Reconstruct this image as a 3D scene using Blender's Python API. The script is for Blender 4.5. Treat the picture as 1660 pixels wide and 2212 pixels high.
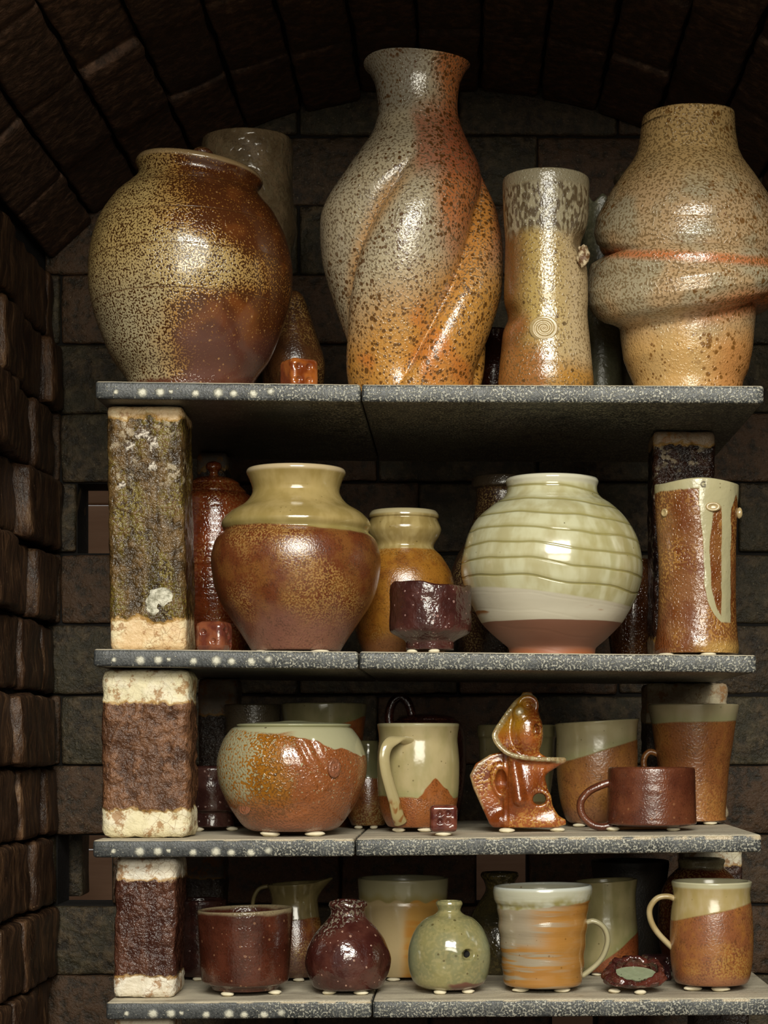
import bpy, bmesh, math, random
import numpy as np
from mathutils import Vector, Matrix, noise as mnoise

for o in list(bpy.data.objects):
    bpy.data.objects.remove(o, do_unlink=True)
SC = bpy.context.scene
COL = SC.collection

# ------------------------------------------------------------------ camera
K = 0.00047          # metres per photograph pixel on the plane of the shelf fronts (Y = 0)
D = 2.0              # camera distance from that plane
CX, CY = 1000.0, 1600.0   # principal point in photograph pixels (straight ahead of the lens)
Z0 = 0.72            # height of the camera
cam_d = bpy.data.cameras.new('camera')
cam_d.sensor_fit = 'VERTICAL'
cam_d.sensor_height = 36.0
cam_d.lens = (D / K) / 2212.0 * 36.0
cam_d.shift_x = (830.0 - CX) / 2212.0
cam_d.shift_y = (CY - 1106.0) / 2212.0
cam_d.clip_start = 0.05
cam = bpy.data.objects.new('camera', cam_d)
COL.objects.link(cam)
cam.location = (0, -D, Z0)
cam.rotation_euler = (math.pi / 2, 0, 0)
SC.camera = cam

# ------------------------------------------------------------------ light
SC.view_settings.view_transform = 'Standard'
SC.view_settings.look = 'None'
SC.view_settings.gamma = 1.0
SC.view_settings.use_curve_mapping = False
SC.view_settings.exposure = 0.32
cy = SC.cycles
cy.max_bounces, cy.diffuse_bounces, cy.glossy_bounces, cy.transmission_bounces = 5, 3, 3, 1
cy.adaptive_threshold = 0.03
cy.caustics_reflective = cy.caustics_refractive = False
W = bpy.data.worlds.new('overcast_sky')
SC.world = W
W.use_nodes = True
bgn = W.node_tree.nodes['Background']
bgn.inputs['Color'].default_value = (1.0, 0.95, 0.88, 1)
bgn.inputs['Strength'].default_value = 0.20

def area(name, loc, target, sx, sy, power, color):
    d = bpy.data.lights.new(name, 'AREA')
    d.shape = 'RECTANGLE'
    d.size, d.size_y, d.energy, d.color = sx, sy, power, color
    o = bpy.data.objects.new(name, d)
    COL.objects.link(o)
    o.location = loc
    o.rotation_euler = (Vector(target) - Vector(loc)).to_track_quat('-Z', 'Y').to_euler()
    return o
# daylight through the open side of the shed behind the photographer
area('daylight_yard', (0.30, -3.9, Z0 + 0.80), (0.0, 0.1, Z0), 1.9, 0.9, 46, (1.0, 0.95, 0.80))
area('daylight_sky', (0.30, -3.4, Z0 + 1.85), (0.0, 0.1, Z0), 1.9, 0.9, 108, (1.0, 0.98, 0.88))

# ------------------------------------------------------------------ helpers
def px(x, Y=0.0):
    return (x - CX) * K * (1 + Y / D)
def pz(y, Y=0.0):
    return (CY - y) * K * (1 + Y / D) + Z0

def lin(c):
    return c / 12.92 if c <= 0.04045 else ((c + 0.055) / 1.055) ** 2.4
def C(h):
    h = h.lstrip('#')
    r, g, b = (int(h[i:i + 2], 16) / 255 for i in (0, 2, 4))
    if g >= 0.86 * r and b < 0.76 * g: g *= 0.965
    elif r > 1.5 * g: g *= 1.01
    r, g, b = lin(r), lin(g), lin(b)
    l = 0.3 * r + 0.59 * g + 0.11 * b
    return tuple(l + (q - l) * 0.99 for q in (r, g, b)) + (1.0,)

def tag(o, label=None, cat=None, group=None, kind=None):
    if label: o['label'] = label
    if cat: o['category'] = cat
    if group: o['group'] = group
    if kind: o['kind'] = kind
    return o

def mesh_obj(name, verts, faces, mat=None, parent=None, loc=(0, 0, 0), smooth=True, rot=None):
    me = bpy.data.meshes.new(name)
    me.from_pydata([tuple(v) for v in verts], [], [tuple(f) for f in faces])
    me.update()
    if smooth:
        me.polygons.foreach_set('use_smooth', [True] * len(me.polygons))
    if mat: me.materials.append(mat)
    o = bpy.data.objects.new(name, me)
    COL.objects.link(o)
    o.location = loc
    if rot: o.rotation_euler = rot
    if parent: o.parent = parent
    return o

def fix_normals(o):
    bm = bmesh.new(); bm.from_mesh(o.data)
    bmesh.ops.recalc_face_normals(bm, faces=bm.faces)
    bm.to_mesh(o.data); bm.free()
    return o

def empty(name, loc):
    o = bpy.data.objects.new(name, None)
    o.empty_display_size = 0.03
    COL.objects.link(o)
    o.location = loc
    return o

def smoothline(pts, n=5):
    """Catmull-Rom through points (tuples)"""
    P = [np.array(p, float) for p in pts]
    out = []
    for i in range(len(P) - 1):
        p0 = P[max(i - 1, 0)]; p1 = P[i]; p2 = P[i + 1]; p3 = P[min(i + 2, len(P) - 1)]
        # chord-limited tangents keep the curve from overshooting
        m1 = (p2 - p0) * 0.5; m2 = (p3 - p1) * 0.5
        L = np.linalg.norm(p2 - p1) + 1e-9
        for m in (m1, m2):
            l = np.linalg.norm(m)
            if l > 1.2 * L: m *= 1.2 * L / l
        for j in range(n):
            t = j / n
            h1 = 2*t**3 - 3*t**2 + 1; h2 = t**3 - 2*t**2 + t
            h3 = -2*t**3 + 3*t**2; h4 = t**3 - t**2
            out.append(h1*p1 + h2*m1 + h3*p2 + h4*m2)
    out.append(P[-1])
    return out

def nz(x, y, z, f=1.0, s=0.0):
    return mnoise.noise(Vector((x * f + s, y * f + s * 1.7, z * f - s)))

def lathe_mesh(prof, seg=84, wall=0.0045, opened=True, warp=None, sub=5, floor=0.01):
    """prof: (r, z) from base to rim, metres; makes outer skin, rounded lip and inner skin."""
    line = smoothline(prof, sub)
    ring = [(0.0, 0.0), (max(line[0][0] - 0.003, 0.001), 0.0)]
    ring += [(float(p[0]), float(p[1])) for p in line]
    if opened:
        r, z = ring[-1]
        ring += [(r - wall * 0.25, z + wall * 0.28), (r - wall * 0.75, z + wall * 0.28), (r - wall, z)]
        inner = [(max(float(p[0]) - wall, 0.002), float(p[1])) for p in reversed(line[:-1]) if p[1] > floor]
        ring += inner
        ring += [(0.0, floor)]
    else:
        ring += [(0.0, ring[-1][1])]
    verts, faces, idx = [], [], []
    for (r, z) in ring:
        if r <= 1e-9:
            idx.append([len(verts)]); verts.append((0, 0, z))
        else:
            row = []
            for i in range(seg):
                a = 2 * math.pi * i / seg
                row.append(len(verts)); verts.append((r * math.cos(a), r * math.sin(a), z))
            idx.append(row)
    for a, b in zip(idx[:-1], idx[1:]):
        if len(a) == 1 and len(b) == 1: continue
        for i in range(seg):
            j = (i + 1) % seg
            if len(a) == 1: faces.append((a[0], b[j], b[i]))
            elif len(b) == 1: faces.append((a[i], a[j], b[0]))
            else: faces.append((a[i], a[j], b[j], b[i]))
    if warp: verts = [warp(*v) for v in verts]
    return verts, faces

# shelf boards: (x_left, x_seam, x_right), y of the top front edge at those three, thickness in px
LEV = {1: ((205, 780, 1652), (822, 829, 832), 38),
       2: ((200, 775, 1635), (1401, 1407, 1415), 38),
       3: ((200, 767, 1647), (1815, 1812, 1803), 38),
       4: ((228, 804, 1700), (2166, 2162, 2156), 38)}
SHELF_D = 0.43
def shelf_z(level, X):
    xs, ys, t = LEV[level]
    return (CY - float(np.interp(X / K + CX, xs, ys))) * K + Z0

def pot(name, label, cat, x, Y, level, prof, mat, wad=0.0, opened=True, warp=None, seg=84,
        wall=0.0045, parts=False, group=None, sub=5):
    """prof: (half-width px, y px) from rim down to the base, as seen at depth Y."""
    s = K * (1 + Y / D)
    X = (x - CX) * s
    zb = shelf_z(level, X) + wad
    pr = [(hw * s, (CY - y) * s + Z0 - zb) for hw, y in reversed(prof)]
    if pr[0][1] > 0.006: pr = [(pr[0][0] * 0.94, 0.0)] + pr
    pr[0] = (pr[0][0], 0.0)
    pr = [pr[0]] + [(r, max(z, 0.0012 * (i + 1))) for i, (r, z) in enumerate(pr[1:])]
    H = pr[-1][1]
    w = None
    if warp: w = lambda a, b, c: warp(a, b, c, s, H)
    v, f = lathe_mesh(pr, seg, wall, opened, w, sub)
    if parts:
        root = empty(name, (X, Y, zb))
        body = mesh_obj('body', v, f, mat, root)
    else:
        root = mesh_obj(name, v, f, mat, None, (X, Y, zb))
        body = root
    tag(root, label, cat, group)
    info = dict(root=root, body=body, s=s, X=X, Y=Y, zb=zb, x=x, H=H, rb=pr[0][0], level=level, wad=wad)
    return info

def zl(level, x, Y, y, wad=0.0):
    """height above the foot of the point seen at pixel height y on a pot at x, Y"""
    return pz(y, Y) - shelf_z(level, px(x, Y)) - wad

def loc_pt(info, x, y, d=0.0):
    """pixel position (x, y) and depth offset d (px, negative = nearer) -> local coordinates of the pot"""
    s = info['s']
    return ((x - info['x']) * s, d * s, (CY - y) * s + Z0 - info['zb'])

def sweep_mesh(points, wa, wb, ref=(0, 1, 0), n=6, seg=12, taper=None):
    line = smoothline(points, n)
    verts, faces = [], []
    ref = np.array(ref, float)
    L = len(line)
    for i, p in enumerate(line):
        t = line[min(i + 1, L - 1)] - line[max(i - 1, 0)]
        t = t / (np.linalg.norm(t) + 1e-12)
        b = ref - t * np.dot(ref, t); b /= (np.linalg.norm(b) + 1e-12)
        nn = np.cross(t, b)
        u = i / (L - 1)
        k = taper(u) if taper else 1.0
        for j in range(seg):
            a = 2 * math.pi * j / seg
            verts.append(tuple(p + b * (wa * k * math.cos(a)) + nn * (wb * k * math.sin(a))))
    for i in range(L - 1):
        for j in range(seg):
            q = (j + 1) % seg
            faces.append((i * seg + j, i * seg + q, (i + 1) * seg + q, (i + 1) * seg + j))
    faces.append(tuple(range(seg)))
    faces.append(tuple(range((L - 1) * seg, L * seg)))
    return verts, faces

def handle(info, pts, wa_px, wb_px, mat, ref=(0, 1, 0), name='handle', taper=None):
    s = info['s']
    P = [loc_pt(info, *p) for p in pts]
    v, f = sweep_mesh(P, wa_px * s, wb_px * s, ref, taper=taper)
    return fix_normals(mesh_obj(name, v, f, mat, info['root']))

def rbox_mesh(w, d, h, r, step, amp=0.0, freq=60.0, seed=0.0, extra=None):
    """rounded, roughened box; base centre at the origin"""
    vm, verts, faces = {}, [], []
    nx, ny, nzz = [max(1, int(round(q / step))) for q in (w, d, h)]
    def lines(a, b, n):
        g = list(np.linspace(a + r, b - r, max(n - 1, 2)))
        return np.array([a] + g + [b])
    xs = lines(-w/2, w/2, nx); ys = lines(-d/2, d/2, ny); zs = lines(0, h, nzz)
    nx, ny, nzz = len(xs) - 1, len(ys) - 1, len(zs) - 1
    def vid(i, j, k):
        if (i, j, k) not in vm:
            p = np.array((xs[i], ys[j], zs[k]))
            c = np.array((0, 0, h/2)); q = p - c
            hb = np.array((w/2, d/2, h/2)) - r
            inn = np.clip(q, -hb, hb)
            dv = q - inn
            l = np.linalg.norm(dv)
            if l > 1e-9:
                nrm = dv / l; q = inn + nrm * min(r, l)
            else:
                nrm = np.zeros(3)
                a = np.abs(q) / np.array((w, d, h)); ax = int(np.argmax(a)); nrm[ax] = np.sign(q[ax])
            p = q + c
            if amp:
                n1 = nz(p[0], p[1], p[2], freq, seed) + 0.5 * nz(p[0], p[1], p[2], freq * 2.3, seed + 5)
                p = p + nrm * n1 * amp
            if extra: p = extra(p, nrm)
            vm[(i, j, k)] = len(verts); verts.append(tuple(p))
        return vm[(i, j, k)]
    for i in range(nx):
        for j in range(ny):
            faces.append((vid(i, j, 0), vid(i, j+1, 0), vid(i+1, j+1, 0), vid(i+1, j, 0)))
            faces.append((vid(i, j, nzz), vid(i+1, j, nzz), vid(i+1, j+1, nzz), vid(i, j+1, nzz)))
    for i in range(nx):
        for k in range(nzz):
            faces.append((vid(i, 0, k), vid(i+1, 0, k), vid(i+1, 0, k+1), vid(i, 0, k+1)))
            faces.append((vid(i, ny, k), vid(i, ny, k+1), vid(i+1, ny, k+1), vid(i+1, ny, k)))
    for j in range(ny):
        for k in range(nzz):
            faces.append((vid(0, j, k), vid(0, j, k+1), vid(0, j+1, k+1), vid(0, j+1, k)))
            faces.append((vid(nx, j, k), vid(nx, j+1, k), vid(nx, j+1, k+1), vid(nx, j, k+1)))
    return verts, faces

def lump_mesh(rx, ry, rz, seed=0.0, amp=0.25, freq=1.3, seg=14, rings=8, flat=True):
    """lumpy pebble resting on z = 0"""
    verts, faces = [], []
    for i in range(rings + 1):
        ph = math.pi * i / rings
        for j in range(seg):
            a = 2 * math.pi * j / seg
            d = Vector((math.sin(ph) * math.cos(a), math.sin(ph) * math.sin(a), math.cos(ph)))
            k = 1 + amp * mnoise.noise(d * freq + Vector((seed, seed * 2, -seed)))
            z = d.z * k * rz + rz
            if flat: z = min(max(z, 0.0), 2 * rz * 0.96)
            verts.append((d.x * k * rx, d.y * k * ry, z))
    for i in range(rings):
        for j in range(seg):
            q = (j + 1) % seg
            faces.append((i*seg + j, (i+1)*seg + j, (i+1)*seg + q, i*seg + q))
    return verts, faces

def surface_nets(F, lo, h):
    """naive surface nets: F negative inside; returns verts, quads"""
    S = F < 0
    nx, ny, nzz = F.shape
    cs = S[:-1, :-1, :-1].astype(int)
    tot = np.zeros((nx-1, ny-1, nzz-1), int)
    for a in (0, 1):
        for b in (0, 1):
            for c in (0, 1):
                tot += S[a:nx-1+a, b:ny-1+b, c:nzz-1+c]
    act = (tot > 0) & (tot < 8)
    acc = np.zeros(act.shape + (3,)); cnt = np.zeros(act.shape)
    cor = [(a, b, c) for a in (0, 1) for b in (0, 1) for c in (0, 1)]
    def sub(A, c): return A[c[0]:nx-1+c[0], c[1]:ny-1+c[1], c[2]:nzz-1+c[2]]
    for p in cor:
        for ax in range(3):
            if p[ax] == 0:
                q = list(p); q[ax] = 1; q = tuple(q)
                f0, f1 = sub(F, p), sub(F, q)
                cross = (f0 < 0) != (f1 < 0)
                t = np.where(cross, f0 / np.where(cross, f0 - f1, 1), 0)
                for e in range(3):
                    acc[..., e] += np.where(cross, p[e] + (t if e == ax else 0), 0)
                cnt += cross
    ids = -np.ones(act.shape, int)
    ii = np.argwhere(act)
    ids[tuple(ii.T)] = np.arange(len(ii))
    v = (ii + acc[tuple(ii.T)] / cnt[tuple(ii.T)][:, None]) * h + np.array(lo)
    faces = []
    for ax in range(3):
        A = [0, 1, 2]; A.remove(ax); b, c = A
        sl0 = [slice(None)] * 3; sl1 = [slice(None)] * 3
        sl0[ax] = slice(0, -1); sl1[ax] = slice(1, None)
        s0, s1 = S[tuple(sl0)], S[tuple(sl1)]
        ch = np.argwhere(s0 != s1)
        for e in ch:
            if e[b] == 0 or e[c] == 0 or e[b] >= F.shape[b]-1 or e[c] >= F.shape[c]-1: continue
            g = []
            for (db, dc) in ((-1, -1), (0, -1), (0, 0), (-1, 0)):
                t = e.copy(); t[b] += db; t[c] += dc
                g.append(ids[tuple(t)])
            if min(g) < 0: continue
            flip = bool(S[tuple(e)]) != (ax == 1)
            faces.append(tuple(g) if flip else tuple(reversed(g)))
    return v, faces

# ------------------------------------------------------------------ node materials
class M:
    def __init__(self, name):
        self.m = bpy.data.materials.new(name); self.m.use_nodes = True
        self.nt = self.m.node_tree; self.N = self.nt.nodes; self.L = self.nt.links
        self.bs = self.N['Principled BSDF']
        self.tc = self.N.new('ShaderNodeTexCoord')
        self.co = self.tc.outputs['Object']
        sp = self.N.new('ShaderNodeSeparateXYZ'); self.L.new(self.co, sp.inputs[0])
        self.x, self.y, self.z = sp.outputs
    def put(self, sock, v):
        if isinstance(v, bpy.types.NodeSocket): self.L.new(v, sock)
        elif isinstance(v, str): sock.default_value = C(v)
        elif isinstance(v, (tuple, list)):
            sock.default_value = v if len(v) == len(sock.default_value) else tuple(v)[:len(sock.default_value)]
        else: sock.default_value = v
    def math(self, op, a, b=0.0, clamp=False):
        n = self.N.new('ShaderNodeMath'); n.operation = op; n.use_clamp = clamp
        self.put(n.inputs[0], a); self.put(n.inputs[1], b); return n.outputs[0]
    def add(self, a, b): return self.math('ADD', a, b)
    def mul(self, a, b): return self.math('MULTIPLY', a, b)
    def mx(self, a, b): return self.math('MAXIMUM', a, b)
    def mn(self, a, b): return self.math('MINIMUM', a, b)
    def inv(self, a): return self.math('SUBTRACT', 1.0, a)
    def ss(self, v, lo, hi):
        n = self.N.new('ShaderNodeMapRange'); n.interpolation_type = 'SMOOTHSTEP'
        self.put(n.inputs['Value'], v)
        if lo < hi:
            n.inputs['From Min'].default_value = lo; n.inputs['From Max'].default_value = hi
            n.inputs['To Min'].default_value = 0; n.inputs['To Max'].default_value = 1
        else:
            n.inputs['From Min'].default_value = hi; n.inputs['From Max'].default_value = lo
            n.inputs['To Min'].default_value = 1; n.inputs['To Max'].default_value = 0
        return n.outputs['Result']
    def mix(self, a, b, f):
        n = self.N.new('ShaderNodeMix'); n.data_type = 'RGBA'
        self.put(n.inputs[0], f); self.put(n.inputs[6], a); self.put(n.inputs[7], b); return n.outputs[2]
    def mapv(self, sx=1, sy=1, sz=1, rnd=False, off=(0, 0, 0)):
        n = self.N.new('ShaderNodeMapping'); self.L.new(self.co, n.inputs[0])
        n.inputs['Scale'].default_value = (sx, sy, sz); n.inputs['Location'].default_value = off
        v = n.outputs[0]
        if rnd:
            oi = self.N.new('ShaderNodeObjectInfo')
            a = self.N.new('ShaderNodeVectorMath'); a.operation = 'ADD'
            self.L.new(v, a.inputs[0])
            self.L.new(self.mul(oi.outputs['Random'], 37.0), a.inputs[1])
            v = a.outputs[0]
        return v
    def rand(self):
        return self.N.new('ShaderNodeObjectInfo').outputs['Random']
    def noise(self, scale, detail=1.0, rough=0.5, vec=None, dist=0.0):
        n = self.N.new('ShaderNodeTexNoise')
        self.L.new(vec if vec is not None else self.co, n.inputs['Vector'])
        n.inputs['Scale'].default_value = scale; n.inputs['Detail'].default_value = detail
        n.inputs['Roughness'].default_value = rough; n.inputs['Distortion'].default_value = dist
        return n.outputs[0]
    def voro(self, scale, feature='F1', rnd=1.0, vec=None, out='Distance'):
        n = self.N.new('ShaderNodeTexVoronoi'); n.feature = feature
        self.L.new(vec if vec is not None else self.co, n.inputs['Vector'])
        n.inputs['Scale'].default_value = scale; n.inputs['Randomness'].default_value = rnd
        return n.outputs[out], n.outputs.get('Color') if feature == 'F1' else None
    def lab(self, scale, bias=0.0, w=0.05, vec=None, detail=0.6):
        """labyrinth of salt-glaze orange peel: 0..1"""
        n = self.noise(scale, detail, 0.5, vec)
        return self.ss(self.add(n, bias), 0.5 - w, 0.5 + w)
    def spots(self, scale, size, prob=0.5, soft=0.35, vec=None):
        d, col = self.voro(scale, vec=vec)
        r = self.N.new('ShaderNodeSeparateColor'); self.L.new(col, r.inputs[0])
        keep = self.ss(r.outputs[0], prob + 0.02, prob - 0.02)
        sz = self.mul(self.add(r.outputs[1], 0.35), size)
        return self.mul(self.ss(self.math('DIVIDE', d, sz), 1.0, 1.0 - soft), keep)
    def grain(self, c, amt=0.35, dark='#2a160a', scale=520):
        """fine pitted mottling of the salt glaze"""
        g = self.ss(self.add(self.mul(self.noise(scale, 2, 0.6), 0.7), self.mul(self.noise(90, 3, 0.6), 0.3)), 0.50, 0.36)
        return self.mix(c, dark, self.mul(g, amt))
    def wob(self, v, scale, amt, detail=2.0):
        """v plus noise of +-amt"""
        return self.add(v, self.mul(self.add(self.noise(scale, detail), -0.5), 2 * amt))
    def done(self, col, rough=0.25, bumps=(), spec=0.5, coat=0.0, metal=0.0):
        self.put(self.bs.inputs['Base Color'], col)
        self.put(self.bs.inputs['Roughness'], rough)
        self.bs.inputs['Specular IOR Level'].default_value = spec * 1.55 if spec > 0.5 else spec
        self.bs.inputs['Coat Weight'].default_value = coat
        self.bs.inputs['Coat Roughness'].default_value = 0.08
        prev = None
        for h, st, dist in bumps:
            b = self.N.new('ShaderNodeBump'); b.inputs['Strength'].default_value = st
            b.inputs['Distance'].default_value = dist
            self.put(b.inputs['Height'], h)
            if prev: self.L.new(prev, b.inputs['Normal'])
            prev = b.outputs[0]
        if prev: self.L.new(prev, self.bs.inputs['Normal'])
        return self.m

# ------------------------------------------------------------------ kiln structure
def brick_mat(name, dark, mid, pale, streak=0.0, gloss=0.55, bump=0.9, palefreq=18, moss=None, alt=None):
    m = M(name)
    v = m.mapv(1, 1, 0.28 if streak else 1, rnd=True)
    v2 = m.mapv(1, 1, 1, rnd=True)
    n1 = m.noise(70, 5, 0.65, v)
    n2 = m.noise(palefreq, 3, 0.6, v2)
    n3 = m.noise(300, 3, 0.6, v)
    c = m.mix(dark, mid, m.ss(n1, 0.38, 0.68))
    c = m.mix(c, pale, m.mul(m.ss(n1, 0.55, 0.75), m.ss(n2, 0.45, 0.65)))
    if moss:
        c = m.mix(c, moss, m.mul(m.ss(n2, 0.40, 0.6), 0.6))
    c = m.mix(c, dark, m.mul(m.rand(), 0.5))
    if alt: c = m.mix(c, m.mix(dark, alt, m.ss(n1, 0.3, 0.6)), m.ss(m.rand(), 0.45, 0.55))
    spk = m.spots(330, 0.35, 0.10, vec=v2)
    c = m.mix(c, pale, m.mul(spk, 0.3))
    rough = m.add(gloss - 0.2, m.mul(n1, 0.35))
    return m.done(c, rough, [(n1, bump, 0.006), (n3, 0.6 * bump, 0.0016)], spec=0.45)

MAT_BRICK_L = brick_mat('salt_crusted_brick', '#3d2a1e', '#7a583c', '#c09c74', streak=1, gloss=0.42, bump=1.0)
MAT_BRICK_B = brick_mat('olive_glazed_brick', '#302a1e', '#6b5d42', '#a89878', gloss=0.5, bump=1.0, moss='#484630', alt='#5e4632')
MAT_BRICK_A = brick_mat('arch_brick', '#4a382c', '#86644e', '#b08c70', gloss=0.65, bump=0.9)
m = M('kiln_mortar')
MAT_MORTAR = m.done(m.mix('#0c0a08', '#1d1814', m.noise(60, 3)), 0.9, [(m.noise(150, 3), 0.5, 0.003)])
m = M('concrete_ground')
MAT_GROUND = m.done(m.mix('#6f6a60', '#8f897c', m.noise(6, 5)), 0.9, [(m.noise(90, 4), 0.3, 0.003)])

random.seed(7)
def box_mesh(x0, x1, y0, y1, z0, z1):
    v = [(x0,y0,z0),(x1,y0,z0),(x1,y1,z0),(x0,y1,z0),(x0,y0,z1),(x1,y0,z1),(x1,y1,z1),(x0,y1,z1)]
    f = [(0,3,2,1),(4,5,6,7),(0,1,5,4),(1,2,6,5),(2,3,7,6),(3,0,4,7)]
    return v, f
def boxes_obj(name, boxes, mat):
    V, F = [], []
    for b in boxes:
        v, f = box_mesh(*b); n = len(V); V += v; F += [tuple(i + n for i in q) for q in f]
    return mesh_obj(name, V, F, mat, smooth=False)

YB = 0.80                                   # face of the back wall
XL, XR = px(125, YB), px(1821, YB)          # faces of the side walls
XA = (XL + XR) / 2
Z_SPRING = pz(560, YB)
Z_APEX = pz(200, YB)
COURSE = [pz(y, YB) for y in (2560, 2409, 2258, 2108, 1955, 1805, 1655, 1502, 1349, 1194, 1043, 895, 745, 595, 445, 295, 145)]
ZF = COURSE[0]                              # kiln floor

floor_o = tag(boxes_obj('floor', [(XL - 0.25, XR + 0.25, -0.62, YB + 0.12, ZF - 0.08, ZF)], MAT_BRICK_A), kind='structure')
ground = tag(boxes_obj('ground', [(-7, 7, -9, 6, ZF - 0.25, ZF - 0.081)], MAT_GROUND), kind='structure')

# brick meshes shared between the pieces (length along local x, face towards -y)
BR = {}
def brick_data(key, L, dpt, H, mat, amp, r=0.0035, step=0.02):
    if key not in BR:
        v, f = rbox_mesh(L, dpt, H, r, step, amp, 28, seed=hash(key) % 97)
        o = mesh_obj('brick', v, f, mat)
        BR[key] = o.data
        bpy.data.objects.remove(o, do_unlink=True)
    return BR[key]
def brick(parent, data, loc, rotz=0.0, rot=None, name='brick'):
    o = bpy.data.objects.new(name, data); COL.objects.link(o)
    o.parent = parent
    o.location = loc
    o.rotation_euler = rot if rot else (random.gauss(0, .006), random.gauss(0, .006), rotz + random.gauss(0, .008))
    return o

# --- back wall: courses with gaps where bricks are missing
core = []
pieces = []
for c in range(len(COURSE) - 1):
    z0, z1 = COURSE[c], COURSE[c + 1]
    if c == 9: edges = [95, 165, 250, 560, 905, 1250, 1595, 1830]; holes = [(165, 250)]
    elif c == 4: edges = [95, 122, 240, 420, 735, 1030, 1140, 1470, 1830]; holes = [(122, 240), (1030, 1140)]
    elif c == 2: edges = [95, 330, 640, 930, 1194, 1290, 1600, 1830]; holes = [(1194, 1290)]
    elif c % 2: edges = [95, 300, 645, 990, 1335, 1680, 1830]; holes = []
    else: edges = [95, 130, 472, 817, 1162, 1507, 1830]; holes = []
    for a, b in zip(edges[:-1], edges[1:]):
        if (a, b) in holes: continue
        xa, xb = px(a, YB), px(b, YB)
        xm, zm = (xa + xb) / 2, z0
        half = (XR - XL) / 2; R_ = ((XR-XL)**2/4 + (Z_APEX-Z_SPRING)**2) / (2*(Z_APEX-Z_SPRING))
        if zm > Z_SPRING:
            top = Z_APEX - R_ + math.sqrt(max(R_**2 - (xm - XA)**2, 0))
            if zm > top + 0.06: continue
        core.append((xa, xb, YB + 0.009, YB + 0.09, z0, z1))
        pieces.append((xa, xb, z0, z1))
core.append((XL - .1, XR + .1, YB + 0.05, YB + 0.11, COURSE[13], Z_APEX + 0.1))
wall_back = tag(boxes_obj('wall_back', core, MAT_MORTAR), kind='structure')
for i, (xa, xb, z0, z1) in enumerate(pieces):
    L = xb - xa - 0.003; H = z1 - z0 - 0.0025
    d = brick_data(('b', round(L, 3), i % 2), L, 0.075, H, MAT_BRICK_B, 0.0022)
    brick(wall_back, d, ((xa + xb) / 2, YB + 0.0385 + random.uniform(-.004, .004), z0 + 0.0025))
# a loose inner brick seen in the left gap
brick(wall_back, brick_data(('b', 'inner'), px(187, .9) - px(100, .9), 0.06, 0.096, MAT_BRICK_B, 0.002),
      (px(143, .95), .95, COURSE[4] + 0.003))

# --- side walls
def side_wall(name, X, sgn):
    o = tag(boxes_obj(name, [(X - 0.12 if sgn > 0 else X + 0.02, X - 0.02 if sgn > 0 else X + 0.12, -0.36, YB + 0.02, ZF, COURSE[13] + 0.03)], MAT_MORTAR), kind='structure')
    for c in range(13):
        z0, z1 = COURSE[c], COURSE[c + 1]
        y = -0.36 + (0.0 if c % 2 else -0.06)
        k = 0
        while y < YB - 0.005:
            L = 0.125 if (c + k) % 3 else 0.225
            y1 = min(y + L, YB - 0.002)
            if y1 - y > 0.03 and y > -0.5:
                ln = round(y1 - y - 0.006, 3)
                d = brick_data(('s', ln, (c * 5 + k) % 3), ln, 0.08, z1 - z0 - 0.006, MAT_BRICK_L, 0.0055, r=0.006, step=0.016)
                off = random.uniform(-.012, .010)
                brick(o, d, (X - sgn * (0.04 - off), (y + y1) / 2, z0 + 0.003), rotz=sgn * math.pi / 2)
            y = y1; k += 1
    return o
wall_left = side_wall('wall_left', XL, 1)
wall_right = side_wall('wall_right', XR, -1)

# --- vaulted ceiling
rise = Z_APEX - Z_SPRING; half = (XR - XL) / 2
RA = (half ** 2 + rise ** 2) / (2 * rise)
ZC = Z_APEX - RA
A0 = math.asin(half / RA)
V, F = [], []
n = 40
for yy in (-0.36, YB + 0.12):
    for i in range(n + 1):
        a = -A0 - 0.08 + (2 * A0 + 0.16) * i / n
        for rr in (RA + 0.02, RA + 0.14):
            V.append((XA + rr * math.sin(a), yy, ZC + rr * math.cos(a)))
q = 2 * (n + 1)
for i in range(n):
    a, b = 2 * i, 2 * i + 2
    F += [(a, b, q + b, q + a), (a + 1, q + a + 1, q + b + 1, b + 1), (a, a + 1, b + 1, b), (q + a, q + b, q + b + 1, q + a + 1)]
ceiling = tag(fix_normals(mesh_obj('ceiling', V, F, MAT_MORTAR, smooth=False)), kind='structure')
NV = 15
for r in range(5):
    y0 = -0.36 + r * 0.232
    for i in range(NV):
        a = -A0 - 0.01 + (2 * A0 + 0.02) * (i + 0.5) / NV
        wd = 2 * A0 * RA / NV - 0.003
        d = brick_data(('a', (i * 3 + r) % 5), wd, 0.226, 0.10, MAT_BRICK_A, 0.0035, r=0.005, step=0.02)
        rr = RA + random.uniform(-.006, .008)
        brick(ceiling, d, (XA + rr * math.sin(a), y0 + 0.116, ZC + rr * math.cos(a)), rot=(0, a + random.gauss(0, .012), random.gauss(0, .01)))

# --- front wall with the door opening (lintel above)
ZL = Z0 + 0.80
wall_front = tag(boxes_obj('wall_front', [
    (XL - 0.35, XL + 0.03, -0.60, -0.37, ZF, Z_APEX + 0.35),
    (XR - 0.03, XR + 0.35, -0.60, -0.37, ZF, Z_APEX + 0.35),
    (XL + 0.03, XR - 0.03, -0.60, -0.37, ZL, Z_APEX + 0.35)], MAT_BRICK_A), kind='structure')

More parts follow.
